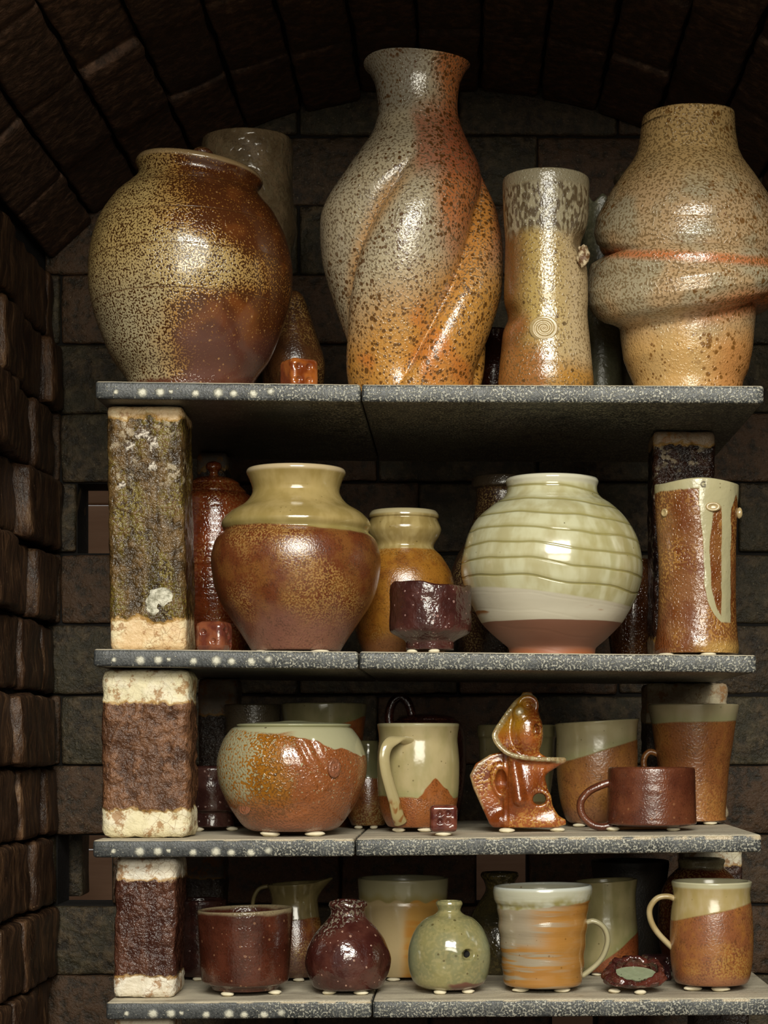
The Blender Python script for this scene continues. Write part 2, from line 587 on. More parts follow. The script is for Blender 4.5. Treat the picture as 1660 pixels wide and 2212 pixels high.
# --- timber seen outside through the gaps
m = M('brown_timber')
g = m.noise(40, 4, 0.6, m.mapv(0.15, 1, 1.5, rnd=True))
MAT_WOOD = m.done(m.mix('#a87a5a', '#d0a484', g), 0.75, [(g, 0.3, 0.002)])
fence = tag(empty('timber_boarding', (0, 1.35, ZF)), 'plain brown timber boards seen outside through the gaps in the brick back wall', 'boarding')
zz = -0.02
for i in range(12):
    v, f = rbox_mesh(1.7, 0.022, 0.114, 0.003, 0.06)
    mesh_obj('board', v, f, MAT_WOOD, fence, (0, 0, zz)); zz += 0.117

# ------------------------------------------------------------------ kiln shelves
def shelf_mat(name, dots, dense):
    m = M(name)
    geo = m.N.new('ShaderNodeNewGeometry')
    sn = m.N.new('ShaderNodeSeparateXYZ'); m.L.new(geo.outputs['Normal'], sn.inputs[0])
    up = m.ss(sn.outputs[2], 0.55, 0.8)
    g = m.noise(35, 4, 0.6)
    fine = m.noise(420, 2, 0.6)
    base = m.mix('#282a2b', '#4b4d4d', m.ss(m.add(m.mul(g, 0.5), m.mul(fine, 0.5)), 0.36, 0.62))
    zone = m.wob(m.mul(m.x, 1.0), 9, 0.10)
    dens = m.ss(zone, dense[0], dense[1])
    lb = m.lab(460, m.add(-0.17, m.mul(dens, 0.13)), 0.05, detail=1.5)
    lb = m.mx(lb, m.mul(m.spots(330, 0.42, 0.45), dens))
    lb = m.mul(lb, m.ss(m.noise(60, 2), 0.25, 0.5))
    c = m.mix(base, '#aeab9c', m.mul(lb, 0.8))
    h = m.mul(lb, 0.5)
    if dots:
        vn = m.N.new('ShaderNodeTexVoronoi'); vn.voronoi_dimensions = '1D'
        m.L.new(m.x, vn.inputs['W']); vn.inputs['Scale'].default_value = 52; vn.inputs['Randomness'].default_value = 0.55
        sc = m.N.new('ShaderNodeSeparateColor'); m.L.new(vn.outputs['Color'], sc.inputs[0])
        dx = m.mul(vn.outputs['Distance'], 1 / 52)
        dz = m.add(m.z, m.add(-0.0058, m.mul(m.add(sc.outputs[1], -0.5), -0.004)))
        dist = m.math('SQRT', m.add(m.mul(dx, dx), m.mul(m.mul(dz, dz), 1.1)))
        dist = m.add(dist, m.mul(m.add(m.noise(420, 3, 0.7), -0.5), 0.0055))
        rad = m.add(0.0024, m.mul(sc.outputs[0], 0.0028))
        dot = m.ss(m.math('DIVIDE', dist, rad), 1.25, 0.35)
        dot = m.mul(dot, m.ss(m.x, dots[1] + 0.03, dots[1]))
        dot = m.mul(dot, m.ss(m.x, dots[0] - 0.003, dots[0]))
        c = m.mix(c, '#cfcbb8', dot)
        h = m.mx(h, dot)
    # pale kiln wash on the top face and its rim
    wash = m.mix('#a89d88', '#d6cbb2', m.ss(m.noise(22, 4, 0.6, m.mapv(0.4, 1.6, 1)), 0.3, 0.7))
    wash = m.mix(wash, '#8c7350', m.mul(m.ss(m.noise(55, 3), 0.62, 0.75), 0.5))
    rim = m.mul(m.ss(m.z, 0.0162, 0.0176), m.ss(m.noise(45, 3), 0.42, 0.55))
    c = m.mix(c, '#c9b694', m.mul(rim, 0.8))
    c = m.mix(c, wash, up)
    # orange flash on the underside
    dn = m.ss(sn.outputs[2], -0.5, -0.8)
    fl = m.spots(9, 0.25, 0.3)
    c = m.mix(c, '#8a4423', m.mul(m.mul(fl, dn), 0.5))
    return m.done(c, m.add(0.42, m.mul(up, 0.4)), [(h, 0.7, 0.0018), (fine, 0.35, 0.0012)])
MAT_SHELF_L = shelf_mat('kiln_shelf_spotted', (0.02, 0.17), (0.10, 0.26))
MAT_SHELF_R = shelf_mat('kiln_shelf_speckled', None, (-0.1, 0.05))

SHELF_LAB = {1: 'topmost tier', 2: 'second tier from the top', 3: 'third tier from the top', 4: 'lowest tier'}
for lv, (xs, ys, t) in LEV.items():
    for side in (0, 1):
        xa, xb = xs[side] + (1.5 if side else 0), xs[side + 1] - (1.5 if not side else 0)
        ya = float(np.interp(xa, xs, ys)); yb = float(np.interp(xb, xs, ys))
        w = (xb - xa) * K; th = t * K
        slope = (ya - yb) * K / w
        dy = [0.0, -0.002, 0.001, 0.0][lv - 1] * (1 if side else -1) + 0.002
        def ex(p, nrm, w=w, slope=slope, lv=lv, side=side):
            x, y, z = p
            chip = 0.0008 * nz(x, y, z, 90, lv * 3.1 + side)
            return np.array((x + w / 2, y + SHELF_D / 2 + chip, z + slope * (x + w / 2) + 0.4 * chip * (1 if z < 0.01 else 0)))
        v, f = rbox_mesh(w, SHELF_D, th, 0.0028, 0.009, 0, extra=ex)
        zlow = (CY - ya) * K + Z0 - th
        o = mesh_obj('kiln_shelf', v, f, MAT_SHELF_R if side else MAT_SHELF_L, None, (px(xa), dy, zlow))
        tag(o, 'grey salt-speckled kiln shelf slab, %s half of the %s' % ('right' if side else 'left', SHELF_LAB[lv]), 'kiln shelf', 'kiln shelf slabs')

# ------------------------------------------------------------------ kiln posts
def post_mat(name, h, cream, cream2, brown, brown2, lo, hi, lumps=0.0, dark=None, green=None, gl=0.35):
    """cream kiln-washed ends (below lo, above hi as fractions of h), brown glazed middle"""
    m = M(name)
    zz = m.wob(m.mul(m.z, 1.0 / h), 30, 0.045, 3)
    zz = m.wob(zz, 120, 0.02, 2)
    ends = m.mx(m.ss(zz, lo + 0.012, lo - 0.012), m.ss(zz, hi - 0.012, hi + 0.012))
    n1 = m.noise(45, 4, 0.6); n2 = m.noise(160, 3, 0.6)
    body = m.mix(brown, brown2, m.ss(m.add(m.mul(n1, 0.6), m.mul(n2, 0.4)), 0.40, 0.62))
    if green:
        body = m.mix(body, green, m.mul(m.ss(m.noise(28, 3, 0.5, m.mapv(1, 1, .5)), 0.45, 0.6), m.lab(420, 0.0, 0.08)))
    if dark:
        st = m.noise(70, 4, 0.65, m.mapv(1, 1, 0.18))
        body = m.mix(body, dark, m.mul(m.ss(st, 0.46, 0.62), 0.62))
    if lumps:
        lb = m.mul(m.lab(150, -0.04, 0.05, detail=2), m.mul(m.ss(m.noise(30, 2), 0.5, 0.6), m.ss(m.mul(m.z, 1.0 / h), lumps, lumps + 0.12)))
        body = m.mix(body, '#a8987c', m.mul(lb, 0.75))
    crack, _ = m.voro(95, 'DISTANCE_TO_EDGE', vec=None)
    cr = m.mul(m.ss(crack, 0.035, 0.008), m.ss(m.noise(25, 2), 0.45, 0.6))
    en = m.mix(cream, cream2, m.ss(n1, 0.45, 0.7))
    en = m.mix(en, '#8a5a2c', m.mul(cr, 0.45))
    en = m.mix(en, '#9a6a34', m.mul(m.ss(m.noise(55, 5, 0.72), 0.52, 0.61), 0.8))
    c = m.mix(body, en, ends)
    rim = m.mul(m.mul(ends, m.inv(ends)), 4.0)
    c = m.mix(c, '#b98a3a', m.mul(rim, 0.6))
    rough = m.add(gl, m.mul(ends, 0.3))
    hgt = m.add(m.mul(n1, 0.6), m.mul(n2, m.add(0.3, m.mul(m.inv(ends), 0.5))))
    return m.done(c, rough, [(hgt, 0.9, 0.006), (cr, 0.4, -0.001), (m.noise(500, 2), 0.4, 0.001)])

def post(label, x0, x1, Y, d, lv_top, lv_bot, mat, seed, r=0.006, amp=0.0012, lean=0.0):
    s = K * (1 + Y / D)
    xa, xb = (x0 - CX) * s, (x1 - CX) * s
    X = (xa + xb) / 2
    zb = shelf_z(lv_bot, X) if lv_bot else ZF
    zt = shelf_z(lv_top, X) - LEV[lv_top][2] * K
    h = zt - zb - 0.0006
    def ex(p, nrm):
        return np.array((p[0] + lean * (p[2] / h - 0.5), p[1], min(max(p[2], 0.0), h)))
    v, f = rbox_mesh(xb - xa, d, h, r, 0.0042, amp, 70, seed, ex)
    o = mesh_obj('kiln_post', v, f, mat(h) if callable(mat) else mat, None, (X, Y + d / 2, zb))
    tag(o, label, 'kiln post', 'square kiln posts')
    return o, h
P1 = post('tall olive and brown glazed kiln post with cream ends under the top shelf', 233, 398, 0.035, 0.078, 1, 2,
     lambda h: post_mat('post_olive', h, '#d9c08c', '#e6d6ae', '#3a2a14', '#6e5430', 0.13, 0.95, 0.60, '#20150c', '#6e5e26', 0.2), 3, lean=-0.004)
P2 = post('wide rough brown kiln post with cream ends below the second shelf', 218, 409, 0.03, 0.07, 2, 3,
     lambda h: post_mat('post_brown', h, '#e0d4ae', '#e9dfc4', '#44291a', '#80583c', 0.17, 0.80, 0.0, '#5a3a26', None, 0.4), 9, r=0.009, amp=0.0026)
P3 = post('dark maroon-brown pitted kiln post with white ends above the lowest shelf', 246, 380, 0.03, 0.075, 3, 4,
     lambda h: post_mat('post_maroon', h, '#ded3bd', '#e9e2d2', '#3a1f17', '#5d3a2c', 0.16, 0.84, 0.0, '#33160f', None, 0.22), 15, r=0.007, amp=0.0022, lean=0.003)
post('pale kiln post top just showing beneath the left end of the lowest shelf', 245, 372, 0.03, 0.075, 4, None,
     lambda h: post_mat('post_pale', h, '#ddd2ba', '#e6dcc6', '#3a2318', '#5d3a2c', 0.1, 0.9), 21)
post('dark blotched glossy kiln post standing behind the swag-glazed cylinder vase', 1412, 1546, 0.175, 0.07, 1, 2,
     lambda h: post_mat('post_dark', h, '#a08a70', '#8a7560', '#1f1310', '#3d2419', 0.1, 0.94, 0.3, '#120b0a', None, 0.15), 27)
post('pale-topped kiln post half hidden behind the tallest tumbler', 1398, 1574, 0.335, 0.075, 2, 3,
     lambda h: post_mat('post_grey', h, '#b3a184', '#d8cba8', '#3d2f28', '#5a4a3c', 0.24, 0.72, 0.0, '#2c2320', None, 0.5), 33, amp=0.002)
post('cream and dark kiln post behind the barrel mug with the pale green top', 1480, 1606, 0.335, 0.075, 3, 4,
     lambda h: post_mat('post_white', h, '#cfc4a6', '#ded4bd', '#2c1f1b', '#4a332a', 0.15, 0.78), 39)
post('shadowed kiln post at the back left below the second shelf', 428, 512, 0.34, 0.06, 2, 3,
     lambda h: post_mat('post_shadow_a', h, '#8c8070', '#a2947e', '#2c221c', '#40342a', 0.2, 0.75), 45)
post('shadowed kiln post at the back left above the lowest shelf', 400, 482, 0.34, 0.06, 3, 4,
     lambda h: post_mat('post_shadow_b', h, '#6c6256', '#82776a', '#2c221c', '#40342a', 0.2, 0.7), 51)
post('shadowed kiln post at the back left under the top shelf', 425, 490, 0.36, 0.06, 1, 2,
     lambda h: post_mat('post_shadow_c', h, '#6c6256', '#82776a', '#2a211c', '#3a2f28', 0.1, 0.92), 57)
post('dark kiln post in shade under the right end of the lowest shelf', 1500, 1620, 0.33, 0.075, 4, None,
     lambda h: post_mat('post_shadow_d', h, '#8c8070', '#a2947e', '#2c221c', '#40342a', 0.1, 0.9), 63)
# pale lump of clay stuck on the front of the olive post and crusts of salt glaze
m = M('crusted_clay')
cr = m.noise(140, 4, 0.65)
MAT_CRUST = m.done(m.mix('#8f8a74', '#d8d3bf', m.ss(cr, 0.35, 0.6)), 0.6, [(cr, 1.0, 0.004)])
def stuck(parent, x, y, wpx, hpx, dep, seed, mat, name):
    s = K * 1.0175
    v, f = lump_mesh(wpx / 2 * s, hpx / 2 * s, dep / 2, seed, 0.55, 1.9, 22, 12, False)
    v = [(a, -c + dep * 0.8, b) for a, b, c in v]          # thickness towards the viewer
    o = fix_normals(mesh_obj(name, v, f, mat, parent, ((x - CX) * s - parent.location.x, -0.039, (CY - y) * s + Z0 - parent.location.z)))
    return o
stuck(P1[0], 345, 1298, 70, 68, 0.010, 4.2, MAT_CRUST, 'clay_lump')['label'] = 'pale grey lump of stuck clay'
m = M('glassy_crust')
cr = m.noise(200, 3, 0.65)
MAT_GLASSY = m.done(m.mix('#4a3826', '#e0d5c4', m.ss(cr, 0.42, 0.62)), 0.15, [(cr, 1.0, 0.004)])
for (x, y, w_, h_, sd) in ((305, 938, 42, 30, 1.0), (330, 960, 34, 40, 7.7), (280, 965, 30, 28, 3.1), (327, 1008, 26, 26, 9.3), (262, 1048, 24, 22, 5.5)):
    stuck(P1[0], x, y, w_, h_, 0.007, sd, MAT_GLASSY, 'glaze_crust')

# ------------------------------------------------------------------ glazes
TW_RATE, TW_OFF = 7.47, 3.436          # spiral of the twisted vase
FOLD_Z1, FOLD_Z2 = 0.161, 0.1025       # heights of the two folds of the squeezed vase
def orange_peel(m, s=330):
    return m.noise(s, 1.5, 0.5)

# big lidded jar: cream worm-like salt glaze left, brown right
def g_jar():
    m = M('glaze_big_jar')
    xx = m.wob(m.wob(m.x, 14, 0.035, 2), 60, 0.012)
    zz = m.wob(m.z, 18, 0.02)
    lower = m.ss(zz, 0.10, 0.03)
    edge = m.add(xx, m.mul(m.ss(m.z, 0.24, 0.16), 0.0))
    edge = m.add(edge, m.mul(m.mul(m.ss(m.z, 0.08, 0.12), m.ss(m.z, 0.18, 0.13)), -0.085))
    right = m.ss(edge, -0.035, 0.045)
    bias = m.add(0.045, m.mul(right, -0.24))
    l = m.lab(540, bias, 0.085)
    cream = m.mix('#ae945e', '#a39c76', m.mul(m.ss(xx, 0.015, -0.04), m.ss(m.z, 0.16, 0.07)))
    cream = m.mix(cream, '#a0702f', m.ss(edge, -0.05, 0.02))
    brown = m.mix('#40250e', '#4f2913', right)
    brown = m.mix(brown, '#6e3c1a', m.mul(m.ss(m.noise(25, 2), 0.52, 0.68), right))
    c = m.mix(brown, cream, l)
    pur = m.mul(m.ss(m.wob(m.z, 20, 0.02), 0.085, 0.045), m.ss(xx, -0.02, 0.025))
    c = m.mix(c, '#5e3a33', m.mul(pur, 0.8))
    foot = m.ss(m.wob(m.z, 40, 0.006), 0.021, 0.013)
    c = m.mix(c, '#57301f', foot)
    c = m.mix(c, '#a08c60', m.mul(m.ss(m.add(m.wob(m.z, 60, .001), m.mul(m.x, 0.135)), 0.2500, 0.2525), 0.8))
    lines = None
    for zc in (0.102, 0.147, 0.186, 0.225):
        d = m.math('ABSOLUTE', m.add(m.wob(m.z, 7, 0.004, 0), -zc))
        k = m.ss(d, 0.0010, 0.0003)
        lines = k if lines is None else m.mx(lines, k)
    c = m.mix(c, '#5a3618', m.mul(lines, 0.6))
    spk = m.spots(260, 0.30, 0.10)
    c = m.mix(c, '#c99a60', m.mul(m.mul(spk, right), 0.5))
    return m.done(c, 0.17, [(l, 0.35, 0.0008), (lines, 0.6, -0.0012), (m.noise(140, 2), 0.12, 0.002)], spec=0.6)

# twisted vase / folded vase: grey-cream salt glaze, orange flashing, iron spots
def g_twist():
    m = M('glaze_twisted_vase')
    nA = m.noise(16, 2); xx = m.wob(m.x, 16, 0.025); zz = m.wob(m.z, 14, 0.03)
    cream = m.mix('#a59a84', '#bfae8c', m.noise(30, 2))
    ochre = m.mix('#bd8d44', '#b5762e', nA)
    c = m.mix(cream, ochre, m.ss(m.add(m.mul(zz, -1.0), m.mul(xx, 0.45)), -0.16, -0.06))
    # flame-side flashing on the right shoulder and neck
    right = m.mul(m.ss(xx, 0.018, 0.045), m.ss(zz, 0.10, 0.2))
    c = m.mix(c, '#b9672f', m.mul(right, 0.9))
    neck = m.mul(m.ss(xx, -0.002, 0.012), m.mul(m.ss(m.z, 0.215, 0.25), m.ss(m.z, 0.335, 0.29)))
    c = m.mix(c, '#a5583c', m.mul(neck, 0.75))
    c = m.mix(c, '#8a8272', m.mul(m.ss(zz, 0.29, 0.33), m.ss(xx, 0.03, 0.0)))
    # orange in the grooves (same spiral as the modelled folds)
    ang = m.math('ARCTAN2', m.y, m.x)
    ph = m.math('SINE', m.mul(m.add(m.add(ang, m.mul(m.z, -TW_RATE)), TW_OFF), 2.0))
    gr = m.ss(m.math('ABSOLUTE', ph), 0.55, 0.1)
    gr = m.mul(gr, m.mul(m.ss(m.z, 0.01, 0.05), m.ss(m.z, 0.26, 0.20)))
    c = m.mix(c, '#c48636', m.mul(gr, 0.7))
    hot = m.mul(m.ss(m.noise(18, 1), 0.56, 0.66), m.ss(zz, 0.14, 0.06))
    c = m.mix(c, '#c0682c', m.mul(hot, 0.55))
    l = m.lab(420, -0.075, 0.05)
    c = m.mix(c, '#6b5a42', m.mul(m.mul(l, m.add(0.35, m.mul(m.ss(zz, 0.04, 0.12), 0.65))), 0.8))
    dens = m.add(m.ss(zz, 0.17, 0.07), right)
    s1 = m.spots(205, 0.48, 0.72); s2 = m.spots(300, 0.42, 0.42)
    sp = m.mx(m.mul(s1, m.ss(m.add(m.noise(24, 2), m.mul(dens, 0.20)), 0.50, 0.57)), m.mul(s2, m.ss(m.add(m.noise(28, 2), m.mul(dens, 0.2)), 0.42, 0.55)))
    c = m.mix(c, '#553410', m.mul(sp, 0.9))
    return m.done(c, 0.17, [(l, 0.4, 0.0010), (orange_peel(m, 460), 0.38, 0.0010), (sp, 0.2, 0.0006)], spec=0.6)

def g_fold():
    m = M('glaze_folded_vase')
    xx = m.wob(m.x, 16, 0.02); zz = m.wob(m.z, 16, 0.02)
    cream = m.mix('#b59c70', '#a5987c', m.ss(m.noise(20, 2), 0.4, 0.6))
    c = m.mix(cream, '#c2a06a', m.ss(zz, 0.20, 0.27))
    c = m.mix(c, '#c79a54', m.mul(m.ss(zz, 0.09, 0.05), 0.7))
    zt = m.add(m.add(m.z, m.mul(m.x, -0.172)), m.mul(m.y, -0.233))
    g2 = m.mul(m.ss(m.math('ABSOLUTE', m.add(m.wob(zt, 20, 0.006), -FOLD_Z2)), 0.022, 0.002), 1.0)
    g1 = m.ss(m.math('ABSOLUTE', m.add(m.wob(m.add(m.add(m.z, m.mul(m.x, 0.058)), m.mul(m.y, -0.237)), 20, 0.002), -FOLD_Z1)), 0.008, 0.001)
    c = m.mix(c, '#bf6834', m.mul(m.mx(g1, m.mul(g2, m.ss(xx, -0.05, 0.06))), 0.8))
    hot = m.mul(m.ss(xx, 0.0, 0.045), m.ss(zz, 0.085, 0.05))
    c = m.mix(c, '#bf7a40', m.mul(hot, 0.7))
    l = m.lab(400, -0.05, 0.05)
    c = m.mix(c, '#6f5632', m.mul(m.mul(l, m.ss(m.z, 0.05, 0.10)), 0.75))
    s1 = m.spots(150, 0.46, 0.60); s2 = m.spots(260, 0.42, 0.42)
    sp = m.mx(m.mul(s1, m.ss(m.add(m.noise(17, 2), m.mul(m.x, 1.0)), 0.49, 0.58)), m.mul(s2, m.ss(m.add(m.noise(30, 2), m.mul(m.x, .8)), 0.44, 0.55)))
    c = m.mix(c, '#6e4514', m.mul(sp, 0.85))
    return m.done(c, 0.18, [(l, 0.4, 0.0010), (orange_peel(m, 460), 0.38, 0.0010)], spec=0.6)

def g_stampvase():
    m = M('glaze_stamped_vase')
    xx = m.wob(m.x, 20, 0.012); zz = m.wob(m.z, 20, 0.010)
    c = m.mix('#ad9254', '#b3a276', m.ss(xx, -0.005, 0.03))
    c = m.mix(c, '#6e4320', m.mul(m.ss(xx, -0.014, -0.038), m.ss(zz, 0.20, 0.175)))
    c = m.mix(c, '#94602f', m.mul(m.ss(zz, 0.060, 0.035), m.ss(xx, 0.02, -0.01)))
    c = m.mix(c, '#a87a38', m.mul(m.ss(zz, 0.045, 0.02), m.ss(xx, -0.01, 0.02)))
    c = m.mix(c, '#86522a', m.mul(m.ss(m.math('ABSOLUTE', m.add(m.z, -0.072)), 0.018, 0.004), m.ss(xx, -0.012, -0.035)))
    l = m.lab(420, -0.09, 0.05)
    c = m.mix(c, '#6b5330', m.mul(l, 0.7))
    drip = m.lab(270, -0.01, 0.10, m.mapv(1, 1, 0.5))
    top = m.ss(zz, 0.163, 0.178)
    tc = m.mix('#5c5038', '#a2977a', m.mul(drip, 0.9))
    c = m.mix(c, tc, m.mul(top, m.ss(m.z, 0.2245, 0.218)))
    c = m.mix(c, '#8b8168', m.ss(m.z, 0.2165, 0.222))
    sp = m.spots(120, 0.25, 0.20)
    c = m.mix(c, '#4a3418', m.mul(sp, 0.8))
    rings = m.mx(m.ss(m.math('ABSOLUTE', m.add(m.z, -0.0290)), 0.0010, 0.0003), m.ss(m.math('ABSOLUTE', m.add(m.z, -0.0315)), 0.0010, 0.0003))
    return m.done(c, 0.17, [(l, 0.5, 0.0009), (orange_peel(m, 460), 0.4, 0.0010), (rings, 0.5, -0.001)], spec=0.55)

# generic: two glazes meeting at a wavy line; specs in metres of height above the foot
def two_tone(name, low, low2, top, top2, zline, amp=0.003, wavef=25, tilt=0.0, lowlab=None, purple=None, rim=None, rough=0.2,
             specks='#4a3a1c', green=None, spk=0.5, labs=420, peel=0.14, topdrip=0.0, extra=None):
    m = M(name)
    zz = m.wob(m.add(m.z, m.mul(m.x, -tilt)), wavef, amp, 1.5)
    up = m.ss(zz, zline - 0.0012, zline + 0.0012)
    n = m.noise(40, 3, 0.6)
    lc = m.mix(low, low2, m.ss(m.wob(n, 150, 0.12), 0.42, 0.62))
    l = m.lab(labs * 1.35, -0.02, 0.085)
    if lowlab:
        area_ = m.ss(m.noise(15, 1.5), 0.44, 0.62)
        lc = m.mix(lc, lowlab, m.mul(m.mul(l, area_), 0.85))
    else:
        lc = m.mix(lc, low2, m.mul(l, 0.45))
    if purple:
        lc = m.mix(lc, purple[0], m.mul(m.ss(m.wob(m.z, 22, purple[1] * 0.4), purple[1], purple[1] * 0.45), 0.85))
    lc = m.grain(lc, 0.45)
    tcol = m.mix(top, top2, m.ss(m.noise(45, 3, 0.6, m.mapv(1, 1, 0.5)), 0.35, 0.65))
    if topdrip:
        dr = m.lab(170, -0.02, 0.1, m.mapv(1, 1, 0.4))
        tcol = m.mix(tcol, top2, m.mul(dr, topdrip))
    sp = m.spots(200, 0.22, 0.14)
    tcol = m.mix(tcol, specks, m.mul(sp, spk))
    if green:
        tcol = m.mix(tcol, green, m.mul(m.ss(zz, zline + 0.012, zline + 0.0015), 0.40))
    if rim:
        tcol = m.mix(tcol, rim[0], m.ss(m.z, rim[1] - 0.003, rim[1]))
    c = m.mix(lc, tcol, up)
    if extra: c = extra(m, c)
    h = m.mul(l, m.inv(up))
    return m.done(c, m.add(rough, m.mul(m.inv(up), 0.12)), [(h, peel, 0.0010), (m.mul(m.noise(450, 2), m.inv(up)), 0.12, 0.0010), (up, 0.35, 0.0010), (m.noise(100, 2), 0.12, 0.0018)], spec=0.6)

def plain(name, a, b, rough=0.22, lab=None, peel=0.3, rings=0.0, pale=None, labs=350, spk=None, lump=0.0):
    m = M(name)
    n = m.noise(32, 3, 0.6)
    c = m.mix(a, b, m.ss(n, 0.38, 0.65))
    l = m.lab(labs * 1.2, -0.05, 0.08)
    if lab: c = m.mix(c, lab, m.mul(m.mul(l, m.ss(m.noise(18, 2), 0.38, 0.6)), 0.85))
    if pale: c = m.mix(c, pale[0], m.ss(m.wob(m.z, 30, 0.004), pale[1] - 0.002, pale[1] + 0.002))
    c = m.grain(c, 0.4)
    if spk: c = m.mix(c, spk, m.mul(m.spots(210, 0.28, 0.16), 0.75))
    bumps = [(l, peel * 0.7, 0.0010), (m.noise(90, 2), 0.16, 0.002)]
    if rings: bumps.append((m.mul(m.math('SINE', m.mul(m.wob(m.wob(m.z, 12, 0.004), 60, .001), rings)), m.ss(m.noise(25, 2, .5, m.mapv(.4, .4, 2)), .35, .65)), 0.18, 0.0012))
    if lump: bumps.append((m.noise(60, 4, 0.6), lump, 0.006))
    return m.done(c, rough, bumps, spec=0.55)

def g_round():      # pale green carved globe with bare white slip and brown foot
    m = M('glaze_carved_globe')
    zz = m.wob(m.add(m.z, m.mul(m.x, 0.11)), 10, 0.004, 1)
    n = m.noise(45, 3, 0.6, m.mapv(1, 1, 0.4))
    gl = m.mix('#c6c3a0', '#b2b080', m.ss(n, 0.35, 0.65))
    # carved spiral lines
    sl = m.wob(m.add(m.z, m.mul(m.x, 0.09)), 11, 0.010, 1.5)
    frac = m.math('ABSOLUTE', m.add(m.math('FRACT', m.mul(sl, 1 / 0.0172)), -0.5))
    groove = m.ss(frac, 0.10, 0.02)
    pool = m.mul(m.ss(m.math('FRACT', m.mul(sl, 1 / 0.0172)), 0.82, 0.5), m.ss(m.math('FRACT', m.mul(sl, 1 / 0.0172)), 0.46, 0.5))
    gl = m.mix(gl, '#98945a', m.mul(pool, 0.6))
    gl = m.mix(gl, '#8a864c', m.mul(groove, 0.8))
    vert = m.mul(m.lab(95, 0.0, 0.1, m.mapv(1, 1, 0.35)), m.ss(m.x, -0.02, 0.06))
    gl = m.mix(gl, '#9c9858', m.mul(vert, 0.5))
    gl = m.mix(gl, '#c7c3ac', m.ss(m.z, 0.182, 0.187))
    slip = m.mix('#c9c2ae', '#b3aa94', m.noise(30, 3, 0.6, m.mapv(0.3, 0.3, 3)))
    slip = m.mix(slip, '#8f5a24', m.mul(m.ss(m.noise(35, 2, 0.5, m.mapv(0.5, .5, 2.5)), 0.60, 0.68), m.ss(m.math('ABSOLUTE', m.add(m.z, -0.050)), 0.007, 0.002)))
    up = m.ss(zz, 0.0625, 0.0650)
    c = m.mix(slip, gl, up)
    clay = m.mix('#6c4434', '#7d4e38', m.noise(25, 3, 0.6, m.mapv(0.2, 0.2, 3)))
    clay = m.mix(clay, '#a05a30', m.ss(m.z, 0.012, 0.002))
    foot = m.ss(m.wob(m.z, 20, 0.0012), 0.0378, 0.0368)
    c = m.mix(c, clay, foot)
    c = m.mix(c, '#4a4224', m.mul(m.spots(120, 0.16, 0.10), m.mul(up, 0.8)))
    rough = m.add(0.14, m.mul(m.inv(up), 0.42))
    return m.done(c, rough, [(m.mul(groove, m.add(m.mul(up, 0.8), 0.12)), 0.4, -0.0016), (m.noise(70, 2), 0.12, 0.002)], spec=0.55)

def g_swag():       # brown cylinder with swags of pale glaze
    m = M('glaze_swag_cylinder')
    n = m.noise(30, 3); l = m.lab(400, -0.02, 0.06)
    c = m.mix('#6e3a18', '#80502a', m.ss(n, 0.4, 0.6))
    c = m.mix(c, '#b08040', m.mul(m.mul(l, m.ss(m.noise(20, 2), 0.42, 0.6)), 0.7))
    c = m.mix(c, '#b0894a', m.mul(m.ss(m.wob(m.z, 30, 0.004), 0.018, 0.006), m.ss(m.x, -0.02, 0.02)))
    xx = m.wob(m.x, 60, 0.0014, 1); zw = m.wob(m.z, 50, 0.0025)
    top = m.mx(m.ss(zw, 0.168, 0.170), m.mul(m.ss(zw, 0.150, 0.152), m.ss(xx, -0.004, -0.002)))
    ztop = m.ss(m.z, 0.0305, 0.0325)
    colA = m.mul(m.ss(m.math('ABSOLUTE', m.add(xx, -0.0271)), 0.0060, 0.0050), ztop)
    cx = m.add(0.0052, m.mul(m.math('EXPONENT', m.mul(m.add(m.z, -0.034), -62.0)), 0.017))
    wdt = m.add(0.0034, m.mul(m.ss(m.z, 0.110, 0.150), 0.0036))
    swag = m.mul(m.ss(m.math('DIVIDE', m.math('ABSOLUTE', m.add(xx, m.mul(cx, -1.0))), wdt), 1.15, 0.85), ztop)
    g = m.mx(m.mx(top, colA), swag)
    front = m.ss(m.y, 0.008, -0.004)
    g = m.mx(m.mul(g, front), top)
    hole = m.mul(m.ss(m.add(m.math('ABSOLUTE', m.add(xx, -0.0385)), m.mul(m.math('ABSOLUTE', m.add(m.z, -0.150)), 0.35)), 0.0062, 0.005), 1.0)
    g = m.mul(g, m.inv(hole))
    gc = m.mix('#a7a07c', '#b5ab84', m.noise(40, 3))
    gc = m.mix(gc, '#5a4a28', m.mul(m.spots(260, 0.25, 0.12), 0.5))
    c = m.mix(c, gc, g)
    return m.done(c, 0.2, [(m.mul(l, m.inv(g)), 0.5, 0.0012), (g, 0.4, 0.0010), (m.noise(90, 3), 0.35, 0.003)], spec=0.6)

